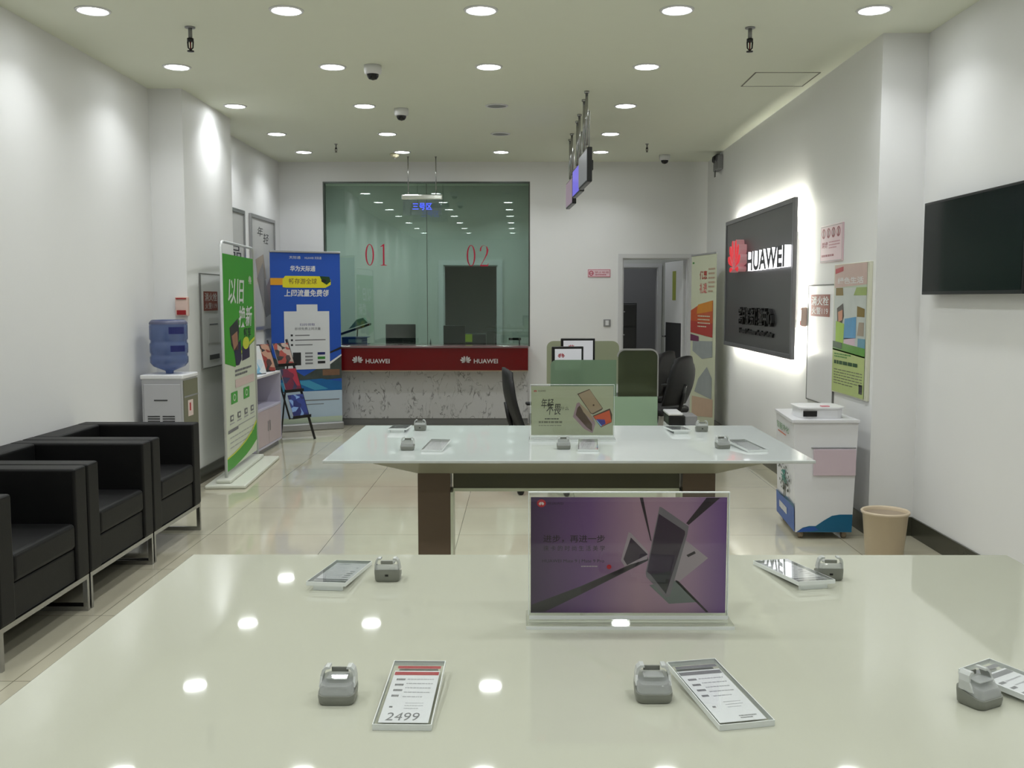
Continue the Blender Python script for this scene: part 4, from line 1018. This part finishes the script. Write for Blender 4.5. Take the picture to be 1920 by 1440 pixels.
# filing cabinet in the dark passage
FCM = mat('filing_grey', (120, 120, 122), 0.4, vary=0.03)
t = thing('filing_cabinet', 'tall grey filing cabinet in the dark room beyond the doorway', 'filing cabinet', (1.42, 14.7, 0))
MB().box(-0.3, 0.3, 0, 0.5, 0.02, 1.44, FCM, 0.004).build('body', t)
for k in range(4):
    z0 = 0.06 + k * 0.345
    d = MB().box(-0.285, 0.285, -0.02, -0.0005, z0, z0 + 0.32, FCM, 0.004).build('drawer', t)
    MB().box(0.0, 0.12, -0.032, -0.0205, z0 + 0.2, z0 + 0.22, CHROME).build('handle', d)

# ------------------------------------------------------------------ consulting desks with frosted screens
FROST = thin_glass('frosted_screen', (214, 218, 204), 1.4, haze=0.75, hazec=(192, 196, 172))
FROSTG = thin_glass('green_screen', (186, 204, 188), 1.4, haze=0.65, hazec=(160, 184, 160))
FROSTD = thin_glass('smoky_screen', (150, 158, 140), 1.4, haze=0.45, hazec=(110, 118, 92))
def rc(x0, x1, z0, z1, r, left=True, right=True, n=6):
    pts = [(x0, z0), (x1, z0)]
    if right: pts += [(x1 - r + r * math.cos(math.radians(90 * i / n)), z1 - r + r * math.sin(math.radians(90 * i / n))) for i in range(n + 1)]
    else: pts += [(x1, z1)]
    if left: pts += [(x0 + r - r * math.cos(math.radians(90 - 90 * i / n)), z1 - r + r * math.sin(math.radians(90 - 90 * i / n))) for i in range(n + 1)]
    else: pts += [(x0, z1)]
    return pts
t = thing('consulting_desk', 'pale green fronted consulting desk carrying the frosted screens', 'desk', (0, 0, 0))
def desk_screen(pts, y, m, label):
    q = thing('desk_screen', label, 'partition screen', (0.5, y, 0.70), 0, 'frosted screens around the consulting desk')
    MB().prism([(x - 0.5, z - 0.70) for x, z in pts], 0, 0.012, m, 'y').build('pane', q)
    return q
desk_screen(rc(0.225, 0.88, 0.7305, 1.118, 0.06), 8.85, FROST, 'yellowish frosted desk screen with rounded corners behind the two monitors')
desk_screen(rc(0.235, 0.775, 0.70, 1.0, 0.05, True, False), 8.004, FROSTG, 'green translucent desk screen before the two monitors')
q = desk_screen(rc(0.79, 1.11, 0.70, 1.078, 0.055), 8.004, FROSTD, 'smoky desk screen with grey rounded rim, right of the green one')
b = MB(); o_ = rc(0.28, 0.62, 0.0, 0.392, 0.065); i_ = rc(0.29, 0.61, 0.0, 0.378, 0.055)
n = len(o_)
for k in range(1, n - 1):
    b.add([(o_[k][0], -0.004, o_[k][1]), (o_[k + 1][0], -0.004, o_[k + 1][1]), (i_[k + 1][0], -0.004, i_[k + 1][1]), (i_[k][0], -0.004, i_[k][1]), (o_[k][0], 0.016, o_[k][1]), (o_[k + 1][0], 0.016, o_[k + 1][1]), (i_[k + 1][0], 0.016, i_[k + 1][1]), (i_[k][0], 0.016, i_[k][1])],
          [[0, 1, 2, 3], [7, 6, 5, 4], [0, 4, 5, 1], [3, 2, 6, 7]], ALU)
b.build('rim', q)
MB().box(0.235, 1.115, 8.0, 8.02, 0.06, 0.698, mat('desk_green_panel', (150, 176, 150), 0.3, vary=0.02)).box(0.235, 1.115, 8.0, 8.02, 0.0, 0.06, DGREY).build('front_panel', t, label='pale green desk front')
MB().box(0.24, 1.11, 8.033, 8.87, 0.70, 0.73, DESKT, 0.003).build('desk_top', t)
MB().box(0.24, 0.26, 8.033, 8.84, 0, 0.70, DESKT).build('side_panel', t)
MB().box(1.09, 1.11, 8.033, 8.84, 0, 0.70, DESKT).build('side_panel', t)
SCR = mat('standby_screen', (190, 190, 194), 0.25, emit=(205, 205, 212), es=0.35)
m1 = monitor('monitor', 0.385, 8.22, 0.73, 0.27, 0.23, 12, 'nearer of two monitors with white standby picture behind the green screens', SCR, grp='monitors on the consulting desk', stand=0.14)
m2 = monitor('monitor', 0.49, 8.56, 0.73, 0.30, 0.235, 6, 'farther of two monitors with white standby picture behind the green screens', SCR, grp='monitors on the consulting desk', stand=0.19)
for m_, u in ((m1, 0.23), (m2, 0.235)):
    a = Art(); a.e = 0.0006; st = 0.14 if m_ is m1 else 0.19
    for p in petals(-0.06, st + u - 0.075, 0.035): a.poly(p, MATS['print_red'], 30)
    a.build('printed_sheet', m_)

# ------------------------------------------------------------------ office chairs
MESHB = mat('mesh_black', (22, 22, 24), 0.6, vary=0.2, vscale=60)
def make_office_chair():
    t = thing('office_chair', 'x', 'office chair', (0, 0, 0), 0, 'black office chairs at the consulting desk')
    for k in range(5):
        a_ = math.radians(72 * k + 20); c, s = math.cos(a_), math.sin(a_)
        lg = MB().tube([(0.03 * c, 0.03 * s, 0.11), (0.16 * c, 0.16 * s, 0.095), (0.29 * c, 0.29 * s, 0.065)], 0.016, BPLAS).build('leg', t)
        MB().cyl(0.027, -0.012, 0.012, BPLAS, M=Matrix.Translation((0.3 * c, 0.3 * s, 0.027)) @ Matrix.Rotation(a_ + PI / 2, 4, 'Z') @ Matrix.Rotation(PI / 2, 4, 'Y'), n=14).build('castor', lg)
    MB().cyl(0.025, 0.09, 0.40, CHROME, n=14).build('column', t)
    MB().box(-0.24, 0.24, -0.23, 0.25, 0.405, 0.475, MESHB, 0.03, 3).build('seat', t)
    # back at -y side, curved shell leaning back
    b = MB(); nx, nz = 8, 10; vs = []
    for j in range(nz + 1):
        v = j / nz; z = 0.50 + 0.47 * v; wd = 0.215 * (1 - 0.25 * max(0, v - 0.72) / 0.28 * 1.0) * (0.88 + 0.12 * math.sin(PI * min(1, v * 1.2)))
        for i in range(nx + 1):
            u = -1 + 2 * i / nx
            vs.append((wd * u, -0.235 - 0.10 * v - 0.03 * math.sin(PI * v) + 0.045 * u * u, z - 0.03 * u * u * (1 if v > 0.8 else 0)))
    o = len(vs); vs += [(x, y - 0.022, z) for x, y, z in vs]
    fs = []
    W2 = nx + 1
    for j in range(nz):
        for i in range(nx):
            q = j * W2 + i; fs.append([q, q + 1, q + 1 + W2, q + W2]); fs.append([o + q, o + q + W2, o + q + 1 + W2, o + q + 1])
    for j in range(nz):
        for q, r in ((j * W2, (j + 1) * W2), ((j + 1) * W2 + nx, j * W2 + nx)): fs.append([q, r, o + r, o + q])
    for i in range(nx):
        fs.append([i + 1, i, o + i, o + i + 1]); q = nz * W2; fs.append([q + i, q + i + 1, o + q + i + 1, o + q + i])
    b.add(vs, fs, MESHB, smooth=True); b.build('backrest', t)
    MB().tube([(0, -0.05, 0.40), (0, -0.26, 0.43), (0, -0.30, 0.56), (0, -0.325, 0.70)], 0.02, BPLAS).build('back_support', t)
    for s in (-1, 1):
        ar = MB().tube([(s * 0.22, 0.02, 0.42), (s * 0.285, 0.02, 0.45), (s * 0.29, 0.0, 0.64)], 0.014, BPLAS).build('armrest', t)
        MB().box(s * 0.29 - 0.035, s * 0.29 + 0.035, -0.13, 0.12, 0.64, 0.665, BPLAS, 0.01).build('arm_pad', ar)
    return t
oc = make_office_chair()
oc.location = (0.18, 8.35, 0); oc.rotation_euler = (0, 0, math.radians(-82)); oc['label'] = 'black office chair seen from the side, left of the green screens'
dup(oc, (1.25, 10.2, 0), math.radians(50), 'black office chair behind the smoky screen, left one of the pair')
dup(oc, (1.29, 9.36, 0), math.radians(48), 'black office chair beside the patterned banner, right one of the pair')
oc.location = (0.20, 7.62, 0)
# white pedestal beside the desk
t = thing('printer_stand', 'low white stand with a grey printer beside the black office chairs', 'printer stand', (1.27, 7.82, 0))
MB().box(-0.11, 0.17, -0.16, 0.16, 0, 0.50, WPLAS, 0.01).build('pedestal', t)
MB().box(-0.11, 0.02, -0.14, 0.14, 0.5005, 0.58, BPLAS, 0.01).build('printer_body', t); MB().box(-0.115, 0.0, -0.15, 0.15, 0.5805, 0.60, WPLAS, 0.006).build('printer_lid', t)
MB().box(0.021, 0.12, -0.12, 0.12, 0.5005, 0.575, MGREY, 0.006).build('paper_tray', t)

# ------------------------------------------------------------------ patterned banner by the right corner
P0 = (1.93, 11.2); P1 = (2.06, 10.42); Lb = math.hypot(P1[0] - P0[0], P1[1] - P0[1])
t = thing('banner_stand', 'cream and orange patterned roller banner by the back right corner', 'banner', (P0[0], P0[1], 0), math.atan2(P1[1] - P0[1], P1[0] - P0[0]))
MB().box(0, Lb, -0.05, 0.05, 0, 0.08, ALU, 0.012).build('base', t)
x0, x1, zb0, zt0 = 0.004, Lb - 0.004, 0.075, 1.975
MB().box(0, Lb, -0.008, 0.008, zt0, zt0 + 0.02, ALU, 0.003).build('top_rail', t)
MB().tube([(Lb / 2, 0.025, 0.07), (Lb / 2, 0.012, zt0 + 0.01)], 0.008, ALU).build('pole', t)
CRB = mat('banner_cream_warm', (200, 204, 178), 0.45, vary=0.03)
MB().box(x0, x1, -0.0015, 0.0015, zb0, zt0, CRB).build('banner_sheet', t)
a = Art(); a.e = 0.0006
ORB = mat('banner_burnt_orange', (186, 84, 44), 0.45, vary=0.15, vscale=8); RDB = mat('banner_brick', (170, 56, 48), 0.45, vary=0.1, vscale=8); AMB = mat('banner_amber', (200, 130, 40), 0.45, vary=0.1)
PKC = mat('banner_coral', (200, 120, 112), 0.45, vary=0.05); GRB = mat('banner_grey_print', (150, 156, 156), 0.45, vary=0.15, vscale=10); BGB = mat('banner_beige_print', (190, 164, 140), 0.45, vary=0.1, vscale=10)
a.text('优惠', B(.35, 0)[0], B(.65, 0)[0], B(0, .86)[1], B(0, .91)[1], RDB, 6, bold=.02); a.text('礼遇', B(.35, 0)[0], B(.65, 0)[0], B(0, .78)[1], B(0, .84)[1], PKC, 6, bold=.02)
a.lines(B(.7, 0)[0], B(.95, 0)[0], B(0, .78)[1], B(0, .93)[1], 6, BGB, 6, 0.4)
a.rect(B(0.05, 0)[0], B(.12, 0)[0], B(0, .955)[1], B(0, .965)[1], GREEN2, 6)
a.poly([B(0, .58), B(.9, .55), B(.9, .74), B(.3, .71), B(0, .68)], ORB, 6); a.poly([B(.25, .66), B(.88, .68), B(.88, .74), B(.3, .715)], AMB, 7)
a.poly([B(0, .55), B(.9, .53), B(.9, .61), B(0, .62)], RDB, 8); a.lines(B(.3, 0)[0], B(.8, 0)[0], B(0, .58)[1], B(0, .66)[1], 4, CRB, 9, 0.3)
a.poly([B(0, .54), B(.35, .53), B(.35, .50), B(0, .50)], mat('banner_plum', (110, 50, 84), 0.45), 9)
a.poly([B(.1, .50), B(.9, .51), B(.9, .42), B(.5, .40), B(.1, .44)], GRB, 7); a.poly([B(.35, .28), B(.7, .36), B(.9, .3), B(.9, .18), B(.2, .2)], GRB, 7)
a.poly([B(.1, .17), B(.95, .18), B(.95, .08), B(.1, .05)], BGB, 7)
a.build('printed_sheet', t)

# ------------------------------------------------------------------ back-lit wall sign
SX = 2.10
t = thing('wall_sign', 'large dark grey back-lit company sign with red petal logo on the right wall', 'sign', (0, 0, 0))
FACE = mat('sign_dark_face', (76, 76, 78), 0.3, 0.2, vary=0.02); FRM = mat('sign_frame', (122, 122, 126), 0.3, 0.4, vary=0.02)
MB().box(SX, SX + 0.02, 7.66, 10.12, 1.065, 2.24, FACE).build('sign_panel', t)
MB().box(SX - 0.008, SX + 0.024, 7.62, 7.66, 1.025, 2.28, FRM, 0.003).box(SX - 0.008, SX + 0.024, 10.12, 10.16, 1.025, 2.28, FRM, 0.003).box(SX - 0.008, SX + 0.024, 7.66, 10.12, 2.24, 2.28, FRM, 0.003).box(SX - 0.008, SX + 0.024, 7.66, 10.12, 1.025, 1.065, FRM, 0.003).build('frame', t)
LEDW = mat('led_white', (255, 255, 250), 0.5, emit=(255, 255, 240), es=120)
for y0, y1, z0, z1 in ((7.66, 7.675, 1.08, 2.22), (10.105, 10.12, 1.08, 2.22), (7.70, 10.08, 2.225, 2.24), (7.70, 10.08, 1.065, 1.08)):
    MB().box(SX + 0.024, SX + 0.028, y0, y1, z0, z1, LEDW).build('led_strip', t)
b = MB()
for y, z in ((7.9, 1.3), (7.9, 2.0), (9.9, 1.3), (9.9, 2.0)): b.box(SX + 0.02, 2.2, y - 0.03, y + 0.03, z - 0.03, z + 0.03, MGREY)
b.build('bracket', t)
# letters: dark faces, white glowing sides, standing off the panel
SIDE = mat('letter_side_glow', (240, 240, 240), 0.5, emit=(250, 250, 255), es=1.6)
LFACE = mat('letter_dark_face', (54, 54, 62), 0.4, vary=0.03)
def raised(word, y_far, y_near, z0, z1, x_back, x_face, face, side, bold=0.0):
    vs, fs = glyphs(word, 0, bold)
    b = MB()
    P = [(y_far + (y_near - y_far) * u, z0 + (z1 - z0) * v) for u, v in vs]
    b.add([(x_face, y, z) for y, z in P], fs, face)
    cnt = {}
    for f in fs:
        for i in range(len(f)):
            e = (f[i], f[(i + 1) % len(f)]); k = (min(e), max(e)); cnt.setdefault(k, []).append(e)
    ed = [v[0] for v in cnt.values() if len(v) == 1]
    n = len(P)
    b.add([(x_face, y, z) for y, z in P] + [(x_back, y, z) for y, z in P], [[a_, b_, b_ + n, a_ + n] for a_, b_ in ed], side)
    return b
raised('HUAWEI', 8.98, 7.70, 1.748, 1.920, SX - 0.001, SX - 0.052, LFACE, SIDE, 0.032).build('lettering', t, label='raised dark company name with glowing white sides')
REDG = mat('petal_red_glow', (200, 20, 36), 0.4, emit=(240, 20, 44), es=0.55); REDS = mat('petal_side', (176, 150, 152), 0.4, emit=(230, 150, 155), es=0.25)
b = MB()
for p in petals(0, 0, 0.31):
    b.prism([(9.42 - u, 1.90 + v * 0.9) for u, v in p], SX - 0.075, SX - 0.001, REDG, 'x', side=REDS)
b.build('petal_logo', t, label='raised glowing red petal logo')
BKL = mat('letter_black', (14, 14, 14), 0.4, vary=0.1)
raised('客户服务体验中心', 9.40, 8.14, 1.26, 1.42, SX - 0.001, SX - 0.03, BKL, BKL, 0.02).build('lettering', t, label='raised black Chinese characters')
raised('Huawei Customer Service Center', 9.42, 8.15, 1.175, 1.225, SX - 0.001, SX - 0.015, BKL, BKL, 0.03).build('lettering', t, label='raised small black line of words')

# ------------------------------------------------------------------ notices and poster on the right wall
t = thing('notice_board', 'pink and white warning notice with four round marks on the right wall', 'notice', (2.2, 7.24, 1.76), -PI / 2)
MB().box(0, 0.49, -0.012, 0, 0, 0.262, mat('notice_pink', (214, 186, 194), 0.35, vary=0.02), 0.002).build('plate', t)
a = Art(); a.e = 0.0006; NR = mat('notice_red', (140, 56, 70), 0.45); NRL = mat('notice_red_light', (176, 110, 124), 0.45)
for q in ((0.006, 0.484, 0.252, 0.257), (0.006, 0.484, 0.005, 0.010), (0.006, 0.011, 0.01, 0.252), (0.479, 0.484, 0.01, 0.252)): a.rect(*q, MGREY, 21)
for k in range(4):
    x = 0.075 + k * 0.11; a.disc(x, 0.205, 0.042, 0.036, NR, 21); a.disc(x, 0.205, 0.028, 0.024, PRESS, 22); a.rect(x - 0.012, x + 0.012, 0.18, 0.226, NR, 23)
a.text('禁烟', 0.04, 0.17, 0.10, 0.145, NR, 21, bold=.02); a.lines(0.2, 0.44, 0.09, 0.15, 3, NRL, 21, 0.4); a.lines(0.04, 0.4, 0.03, 0.06, 1, NR, 21, 0.5)
a.build('printed_sheet', t)
t = thing('wall_poster', 'tall colourful children and green field poster on the right wall', 'poster', (2.2, 6.875, 0.85), -PI / 2)
t['label'] = 'tall colourful poster with green field print on the right wall'
w_, h_ = 0.70, 0.885
MB().box(0, w_, -0.02, 0, 0, h_, mat('poster_ivory', (206, 206, 188), 0.4, vary=0.02), 0.003).build('board', t)
a = Art(); a.e = 0.0006; x0, x1, zb0, zt0 = 0.02, w_ - 0.04, 0.01, h_ - 0.005
def cm(n_, c, v=0.1, s=14): return mat('print_' + n_, c, 0.4, vary=v, vscale=s)
o_ = 34
def Q(pts, m, l): a.poly([B(*p) for p in pts], m, o_ + l)
Q([(0, 0), (1, 0), (1, 1), (0, 1)], cm('pale_green', (196, 206, 184), .03), 1)
Q([(0, .82), (1, .84), (1, 1), (0, 1)], cm('rose_beige', (190, 164, 156), .08), 2)
Q([(.02, .93), (.28, .95), (.28, .985), (.02, .97)], MATS['print_red'], 3)
a.text('绿色生活', B(.1, 0)[0], B(.9, 0)[0], B(0, .85)[1], B(0, .90)[1], PRESS, o_ + 3, bold=.02)
Q([(0, .35), (1, .35), (1, .82), (0, .82)], cm('soft_grey', (184, 190, 186), .12, 10), 2)
Q([(.62, .76), (1, .76), (1, .82), (.7, .82)], cm('olive_green', (140, 160, 86), .2), 3); Q([(.05, .76), (.3, .76), (.28, .82), (.05, .82)], cm('brown', (136, 110, 96), .3), 3)
Q([(.1, .66), (.3, .70), (.34, .60), (.28, .54), (.12, .55)], cm('dark_hair', (64, 56, 48), .3), 3); Q([(.14, .63), (.29, .65), (.29, .57), (.16, .55)], cm('skin', (190, 130, 100), .1), 4)
Q([(.08, .38), (.34, .38), (.36, .54), (.08, .56)], cm('lime', (150, 186, 60), .2), 4)
Q([(.34, .42), (.72, .44), (.72, .60), (.36, .58)], cm('sea_blue', (70, 140, 186), .15), 4); Q([(.36, .37), (.7, .38), (.7, .44), (.36, .43)], cm('mauve', (200, 176, 190), .05), 4)
Q([(.74, .60), (.96, .60), (.96, .66), (.74, .68)], cm('brown', (136, 110, 96)), 4); Q([(.78, .36), (1, .37), (1, .44), (.78, .44)], cm('steel_blue', (90, 140, 160), .1), 4)
Q([(.76, .46), (.95, .46), (.95, .56), (.8, .56)], cm('soft_brown', (150, 136, 120), .2), 4)
Q([(0, .33), (1, .30), (1, .37), (0, .40)], cm('leaf_green', (84, 140, 50), .2), 5); Q([(0, .35), (.3, .34), (.3, .39), (0, .40)], cm('forest', (40, 76, 44), .2), 6)
Q([(0, 0), (1, 0), (1, .31), (0, .34)], cm('meadow', (176, 190, 126), .05), 5)
a.lines(B(.06, 0)[0], B(.6, 0)[0], B(0, .27)[1], B(0, .31)[1], 2, GREEN2, o_ + 7, .5); a.lines(B(.06, 0)[0], B(.95, 0)[0], B(0, .21)[1], B(0, .25)[1], 1, MATS['print_forest'], o_ + 7, .7)
a.lines(B(.06, 0)[0], B(.95, 0)[0], B(0, .06)[1], B(0, .19)[1], 6, MATS['print_faint'], o_ + 7, .3); Q([(.86, .03), (.96, .03), (.96, .1), (.86, .1)], DGREY, 7)
a.build('printed_sheet', t)
t = thing('light_switch', 'small dark switch beside the lit sign on the right wall', 'switch', (2.2, 7.93, 1.55), -PI / 2)
bpy.data.objects.remove(t)

# ------------------------------------------------------------------ television
t = thing('television', 'black flat television on the near right wall, cut by the picture edge', 'television', (2.40, 5.31, 1.795), -PI / 2)
MB().box(-0.60, 0.59, 0, 0.035, -0.272, 0.27, BPLAS, 0.004).build('casing', t)
MB().box(-0.585, 0.575, -0.0015, -0.0001, -0.252, 0.255, mat('tv_screen_black', (4, 15, 13), 0.2, ior=1.25)).build('screen', t)
MB().box(-0.25, 0.25, 0.0355, 0.079, -0.15, 0.15, DGREY).build('wall_bracket', t)
MB().tube([(-0.60, 0.02, 0.24), (-0.66, 0.05, 0.245), (-0.70, 0.074, 0.235)], 0.004, GPLAS).build('cable', t)

# ------------------------------------------------------------------ white machine and waste bin
WM = mat('machine_white', (216, 216, 220), 0.3, vary=0.02); TEAL = mat('machine_teal', (20, 92, 128), 0.35, vary=0.1, vscale=6); TEAL2 = mat('machine_blue', (40, 84, 160), 0.35)
t = thing('service_machine', 'white wheeled cabinet machine with blue base beside the right wall step', 'machine', (1.885, 6.02, 0))
def quadbox(b, x0, x1, z0, z1, m, tx=0.0, lx=0.07, y1=0.62):
    # front edge x0..x1 at y=0, rear edge shifted by lx on the left; tapers slightly towards the foot
    b.add([(x0 - tx, 0, z1), (x1 + tx, 0, z1), (x1 + tx, y1, z1), (x0 + lx - tx, y1, z1), (x0, 0, z0), (x1, 0, z0), (x1, y1, z0), (x0 + lx, y1, z0)],
          [[0, 1, 2, 3], [7, 6, 5, 4], [0, 4, 5, 1], [1, 5, 6, 2], [2, 6, 7, 3], [3, 7, 4, 0]], m)
b = MB(); quadbox(b, -0.175, 0.175, 0.045, 0.735, WM, 0.025, 0.05, 0.62); b.build('body', t)
MB().add([(-0.215, -0.012, 0.736), (0.205, -0.012, 0.736), (0.205, 0.62, 0.736), (-0.16, 0.62, 0.736), (-0.215, -0.012, 0.752), (0.205, -0.012, 0.752), (0.205, 0.62, 0.752), (-0.16, 0.62, 0.752)], [[3, 2, 1, 0], [4, 5, 6, 7], [0, 1, 5, 4], [1, 2, 6, 5], [2, 3, 7, 6], [3, 0, 4, 7]], WM).build('top_plate', t)
MB().prism(rrect(0.135, 0.13, 0.06, 6, 0.2), 0.7525, 0.812, WPLAS, 'z').build('top_unit', t)
MB().prism(rrect(0.145, 0.14, 0.06, 6, 0.2), 0.8125, 0.822, WPLAS, 'z').build('top_lid', t)
MB().box(-0.125, -0.04, 0.062, 0.0695, 0.765, 0.80, BPLAS, M=Matrix.Translation((0, 0, 0)) @ Matrix.Rotation(0, 4, 'Z')).build('display', t)
MB().box(0.0, 0.05, 0.1, 0.14, 0.8225, 0.828, mat('pink_button', (206, 130, 140), 0.4)).build('button', t)
FL = mat('machine_flap', (196, 178, 188), 0.3, vary=0.02)
MB().box(-0.075, 0.187, -0.014, -0.0005, 0.405, 0.57, FL, 0.003).build('front_flap', t)
MB().box(-0.09, 0.187, -0.006, -0.0005, 0.575, 0.581, MGREY).build('seam', t)
a = Art(); a.e = 0.001
a.poly([(-0.17, 0.046), (-0.13, 0.075), (-0.09, 0.085), (-0.05, 0.085), (0.0, 0.12), (0.05, 0.15), (0.10, 0.158), (0.178, 0.158), (0.175, 0.046)], TEAL, 2)
a.poly([(-0.17, 0.046), (-0.13, 0.072), (-0.06, 0.082), (-0.03, 0.06), (-0.1, 0.05)], TEAL2, 3)
a.build('printed_sheet', t)
# printing of the left flank, laid on the slanted side
a = Art(); a.e = 0.001
a.rect(0, 0.62, 0.046, 0.20, TEAL2, 2); a.poly([(0, .2), (.62, .2), (.62, .22), (.4, .225), (.1, .19)], TEAL, 3)
a.text('CLEAN', 0.12, 0.45, 0.09, 0.14, PRESS, 4, shear=0.3) if False else a.lines(0.12, 0.45, 0.09, 0.14, 1, PRESS, 4, 0.9)
rnd = random.Random(3)
TR = mat('tree_print', (70, 74, 66), 0.5); TLG = mat('tree_teal', (60, 130, 120), 0.5)
a.poly([(.27, .2), (.30, .2), (.315, .25), (.36, .31), (.34, .32), (.31, .28), (.27, .33), (.25, .32), (.29, .25)], TR, 4)
for k in range(60):
    an = rnd.uniform(0, 2 * PI); rr = rnd.uniform(0.05, 1); x = .31 + .20 * rr * math.cos(an); z = .345 + .10 * rr * math.sin(an)
    a.disc(x, z, rnd.uniform(.012, .022), rnd.uniform(.006, .011), TR if rr > .5 else TLG, 4 + k % 3, 7)
a.text('智能净化', .08, .50, .645, .69, GREEN2, 4); a.rect(.12, .40, .622, .63, mat('orange_line', (190, 90, 60), .4), 4)
an_ = math.atan2(0.62, -0.05)   # direction of the flank from rear to front reversed below
o = a.build('printed_sheet', t)
o.location = (-0.150, 0.62, 0); o.rotation_euler = (0, 0, math.atan2(-0.62, -0.05))
# lean outwards with the tapering side
o.rotation_euler = Euler((math.radians(2.3), 0, math.atan2(-0.62, -0.05)), 'XYZ'); o.location = (-0.127, 0.62, 0)
for x, y in ((-0.13, 0.05), (0.14, 0.05), (-0.09, 0.56), (0.14, 0.56)):
    MB().cyl(0.022, -0.012, 0.012, mat('wheel_tan', (150, 134, 116), 0.5), M=Matrix.Translation((x, y, 0.022)) @ Matrix.Rotation(PI / 2, 4, 'Y'), n=16).build('castor', t)

t = thing('waste_bin', 'round beige plastic waste bin on the floor at the right', 'waste bin', (2.11, 5.60, 0))
BIN = mat('bin_beige', (196, 180, 156), 0.4, vary=0.04); BINL = mat('bin_liner', (150, 136, 118), 0.5, vary=0.05)
MB().lathe([(0, 0.0), (0.10, 0.0), (0.105, 0.01), (0.126, 0.255), (0.134, 0.26), (0.137, 0.272), (0.131, 0.278), (0.124, 0.27), (0.122, 0.25), (0.10, 0.02), (0, 0.015)], BIN, 40).build('bucket', t)
MB().lathe([(0.1225, 0.255), (0.09, 0.235), (0, 0.225)], BINL, 32).build('liner', t)
